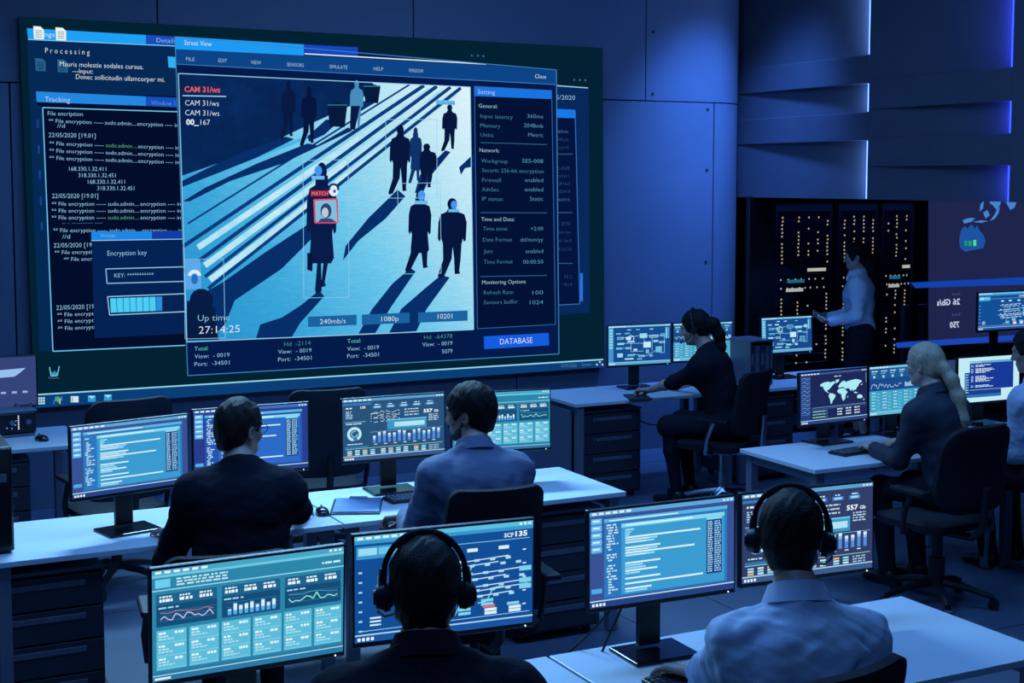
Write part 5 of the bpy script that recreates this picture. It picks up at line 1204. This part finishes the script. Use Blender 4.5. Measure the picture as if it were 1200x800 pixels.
# man in glasses, second row
I1 = person('man in black sweater and glasses seen from behind in the second row', (1.685, 5.90), 1.39, 16, 14, 60, 8, (desk_pt(203, 626), desk_pt(352, 604)), (M_sweater, 'sweater', .004), short_hair(.008), seed=11, hair_m=M_brown, shoulders=.195, bulk=1.17, elb=.24, reach=1.08, curl=(.45, .6), hd=((-.2, 1, -.05), (.45, .9, -.1)))
c, M, s_ = I1['hc'], I1['hM'], I1['hs']; O = I1['world'](c)
GP = lambda x, y, z: Vector(I1['world'](c + M @ (np.array([x, y, z]) * s_)) - O)
t = empty('eyeglasses', tuple(O)); tag(t, 'thin framed glasses on the man in the black sweater', 'glasses')
for q in (-1, 1):
    MB().path([GP(q * .032 + math.cos(a) * .024, .106, .006 + math.sin(a) * .019) for a in np.linspace(0, 2 * PI, 24, endpoint=False)], .0016, 6, True).build('lens_rim', M_black, t, True)
    MB().path([GP(q * .056, .105, .010), GP(q * .078, .09, .012), GP(q * .083, .0, .012), GP(q * .083, -.025, -.004)], .0016, 6).build('temple', M_black, t, True)
MB().path([GP(-.008, .107, .010), GP(0, .110, .013), GP(.008, .107, .010)], .0016, 6).build('bridge', M_black, t, True)
chair(1.50, 5.56, 8, 'black chair behind the man in glasses, mostly hidden by him', top=0.90, wd=.54)
# man in suit
I2 = person('bearded man in blue grey suit jacket turned to the left monitor', (2.70, 5.76), 1.405, 10, 16, -40, 6, (desk_pt(478, 605, DZ + .05), (2.92, 6.30, DZ + .04)), (M_suit, 'suit_jacket', .005), short_hair(.014, -.080), seed=12, hair_m=M_hair, collar=True, shoulders=.185, bulk=1.05, curl=(1.0, .5), hd=((-.75, .65, -.15), None))
beard(I2, None)
chair(2.54, 5.38, 6, 'black chair back behind the suit jacket man', top=1.09, wd=.44, rad=.05)
# man in black with headset, nearest
I3 = person('man in black jacket with headset in front, seen from behind', (1.375, 3.20), 1.45, 20, 14, 20, 6, ((1.14, 3.52, DZ + .035), (1.60, 3.52, DZ + .035)), (M_cloth_dark, 'jacket', .004), short_hair(.006, -.075), seed=13, res=.006, shoulders=.20, bulk=1.12, collar=True, nl=.135)
headset(I3, 'black headset with microphone on the man in the black jacket')
chair(1.32, 2.78, 6, 'black chair under the man in the black jacket at the bottom edge', top=0.84)
# man in light blue shirt
I4 = person('man in light blue shirt with headset working at the front desk', (2.49, 3.19), 1.455, 22, 15, 38, 10, (desk_pt(812, 790), (2.78, 3.58, DZ + .035)), (M_shirt, 'shirt', .009), short_hair(.006, -.075), seed=14, collar=True, res=.006, skin=M_skin2, shoulders=.158, elb=.05, curl=(.55, .5), hd=((-.35, .9, -.05), None))
headset(I4, 'black headset on the man in the light blue shirt', 1, .038)
chair(2.20, 2.93, -12, 'black chair at the bottom edge behind the light blue shirt', top=1.15, wd=.5, rad=.09, seat=.48)
# writing woman
I5 = person('woman in black with headset and dark ponytail writing at the wall side desk', (5.76, 8.50), 1.395, -34, 18, -42, 16, (tuple(at_z(757, 459, DZ + .045)), (5.95, 8.98, DZ + .04)), (M_cloth_dark, 'dress', .003), pulled_hair(((0, -.095, .02, .030), (.0, -.135, -.01, .042), (0.01, -.15, -.09, .040), (.01, -.14, -.18, .034), (.01, -.12, -.25, .012))), woman=True, skin=M_skin2, skirt=True, tights=True, sleeve=.15, seed=15, curl=(1.15, .6), hd=((-.55, .8, -.1), None))
headset(I5, 'black headset on the writing woman with the dark ponytail', -1, .03)
chair(5.86, 8.30, -28, 'black chair with chrome star base under the writing woman', top=1.0, wd=.5, base=M_chrome, spin=40)
w5 = I5['world'](I5['arms'][0][2])
t = empty('pen', (w5[0] - .085, w5[1] + .075, DZ + .012)); tag(t, 'thin pen in the writing hand of the headset woman', 'pen')
MB().tube((0, 0, 0.0), (.005, -.004, .016), .001, .004).tube((.005, -.004, .016), (.045, -.035, .115), .0045).build('barrel', M_steel, t)
t = empty('writing_pad', (w5[0] - .06, w5[1] + .07, DZ), 20); tag(t, 'dark writing pad under the hand of the writing woman', 'notepad')
MB().box((0, 0, .005), (.17, .24, .01), .002).build('cover', M_black, t); MB().box((0, 0, .0115), (.16, .23, .003), .001).build('sheet', M_cab, t)
# standing woman with the tablet
px, py = 8.36, 9.86
I6 = person('standing woman in pale blouse with long dark hair holding a tablet', (px, py), 1.76, -49, 3, -52, 10, ((px - .24, py + .02, 1.08), (px - .12, py + .24, 1.09)), (M_blouse, 'blouse', .006), pulled_hair(((0, -.085, .03, .045), (0, -.105, -.06, .055), (.01, -.11, -.16, .055), (.02, -.105, -.28, .050), (.02, -.10, -.40, .036), (.02, -.10, -.47, .012)), .014), woman=True, sit=False, skirt=True, seed=16, collar=True, curl=(.9, .9), hd=((-.75, .62, .1), (-.8, .6, .1)), hn=((-.1, .1, -1.0), (-.1, .1, -1.0)), skin=M_skin2, neck=6)
c6 = (np.array(I6['world'](I6['arms'][0][2])) + np.array(I6['world'](I6['arms'][1][2]))) / 2 + np.array([-.085, .06, .035])
t = empty('tablet', tuple(c6), -49); t.rotation_euler = (R(-14), 0, R(49)); tag(t, 'dark tablet held by the standing woman', 'tablet')
MB().box((0, 0, 0), (.24, .17, .010), .004).build('case', M_black, t); MB().box((0, 0, .0058), (.22, .15, .0012), .0003).build('screen', em((16, 34, 74)), t)
# blonde woman
I7 = person('blonde woman in dark blazer with long ponytail typing by the world map', (5.70, 6.12), 1.405, -6, 14, -16, 10, (desk_pt(1026, 527, DZ + .04), desk_pt(1052, 517, DZ + .04)), (M_blazer, 'blazer', .004), pulled_hair(((0, -.09, .0, .024), (0, -.125, -.03, .026), (0, -.155, -.10, .035), (0.01, -.175, -.20, .038), (.01, -.18, -.32, .034), (.01, -.18, -.43, .012)), .007), woman=True, skin=M_skin2, seed=17, collar=True, hair_m=M_blond, curl=(.55, .55))
chair(5.56, 5.84, -4, 'large black chair with star base behind the blonde woman', top=1.03, wd=.54, rad=.13, post=.07, seat=.5)
# man at the picture edge
I8 = person('dark haired man in pale shirt cut off by the picture edge', (6.50, 6.10), 1.45, -8, 12, -30, 14, ((6.42, 6.30, DZ + .04), (6.82, 6.42, DZ + .04)), (M_shirt, 'shirt', .006), short_hair(.010), seed=18, collar=True, curl=(.6, .5), hd=((-.6, .8, 0), None))
chair(6.62, 5.74, 4, 'black chair under the man at the picture edge', top=1.0)
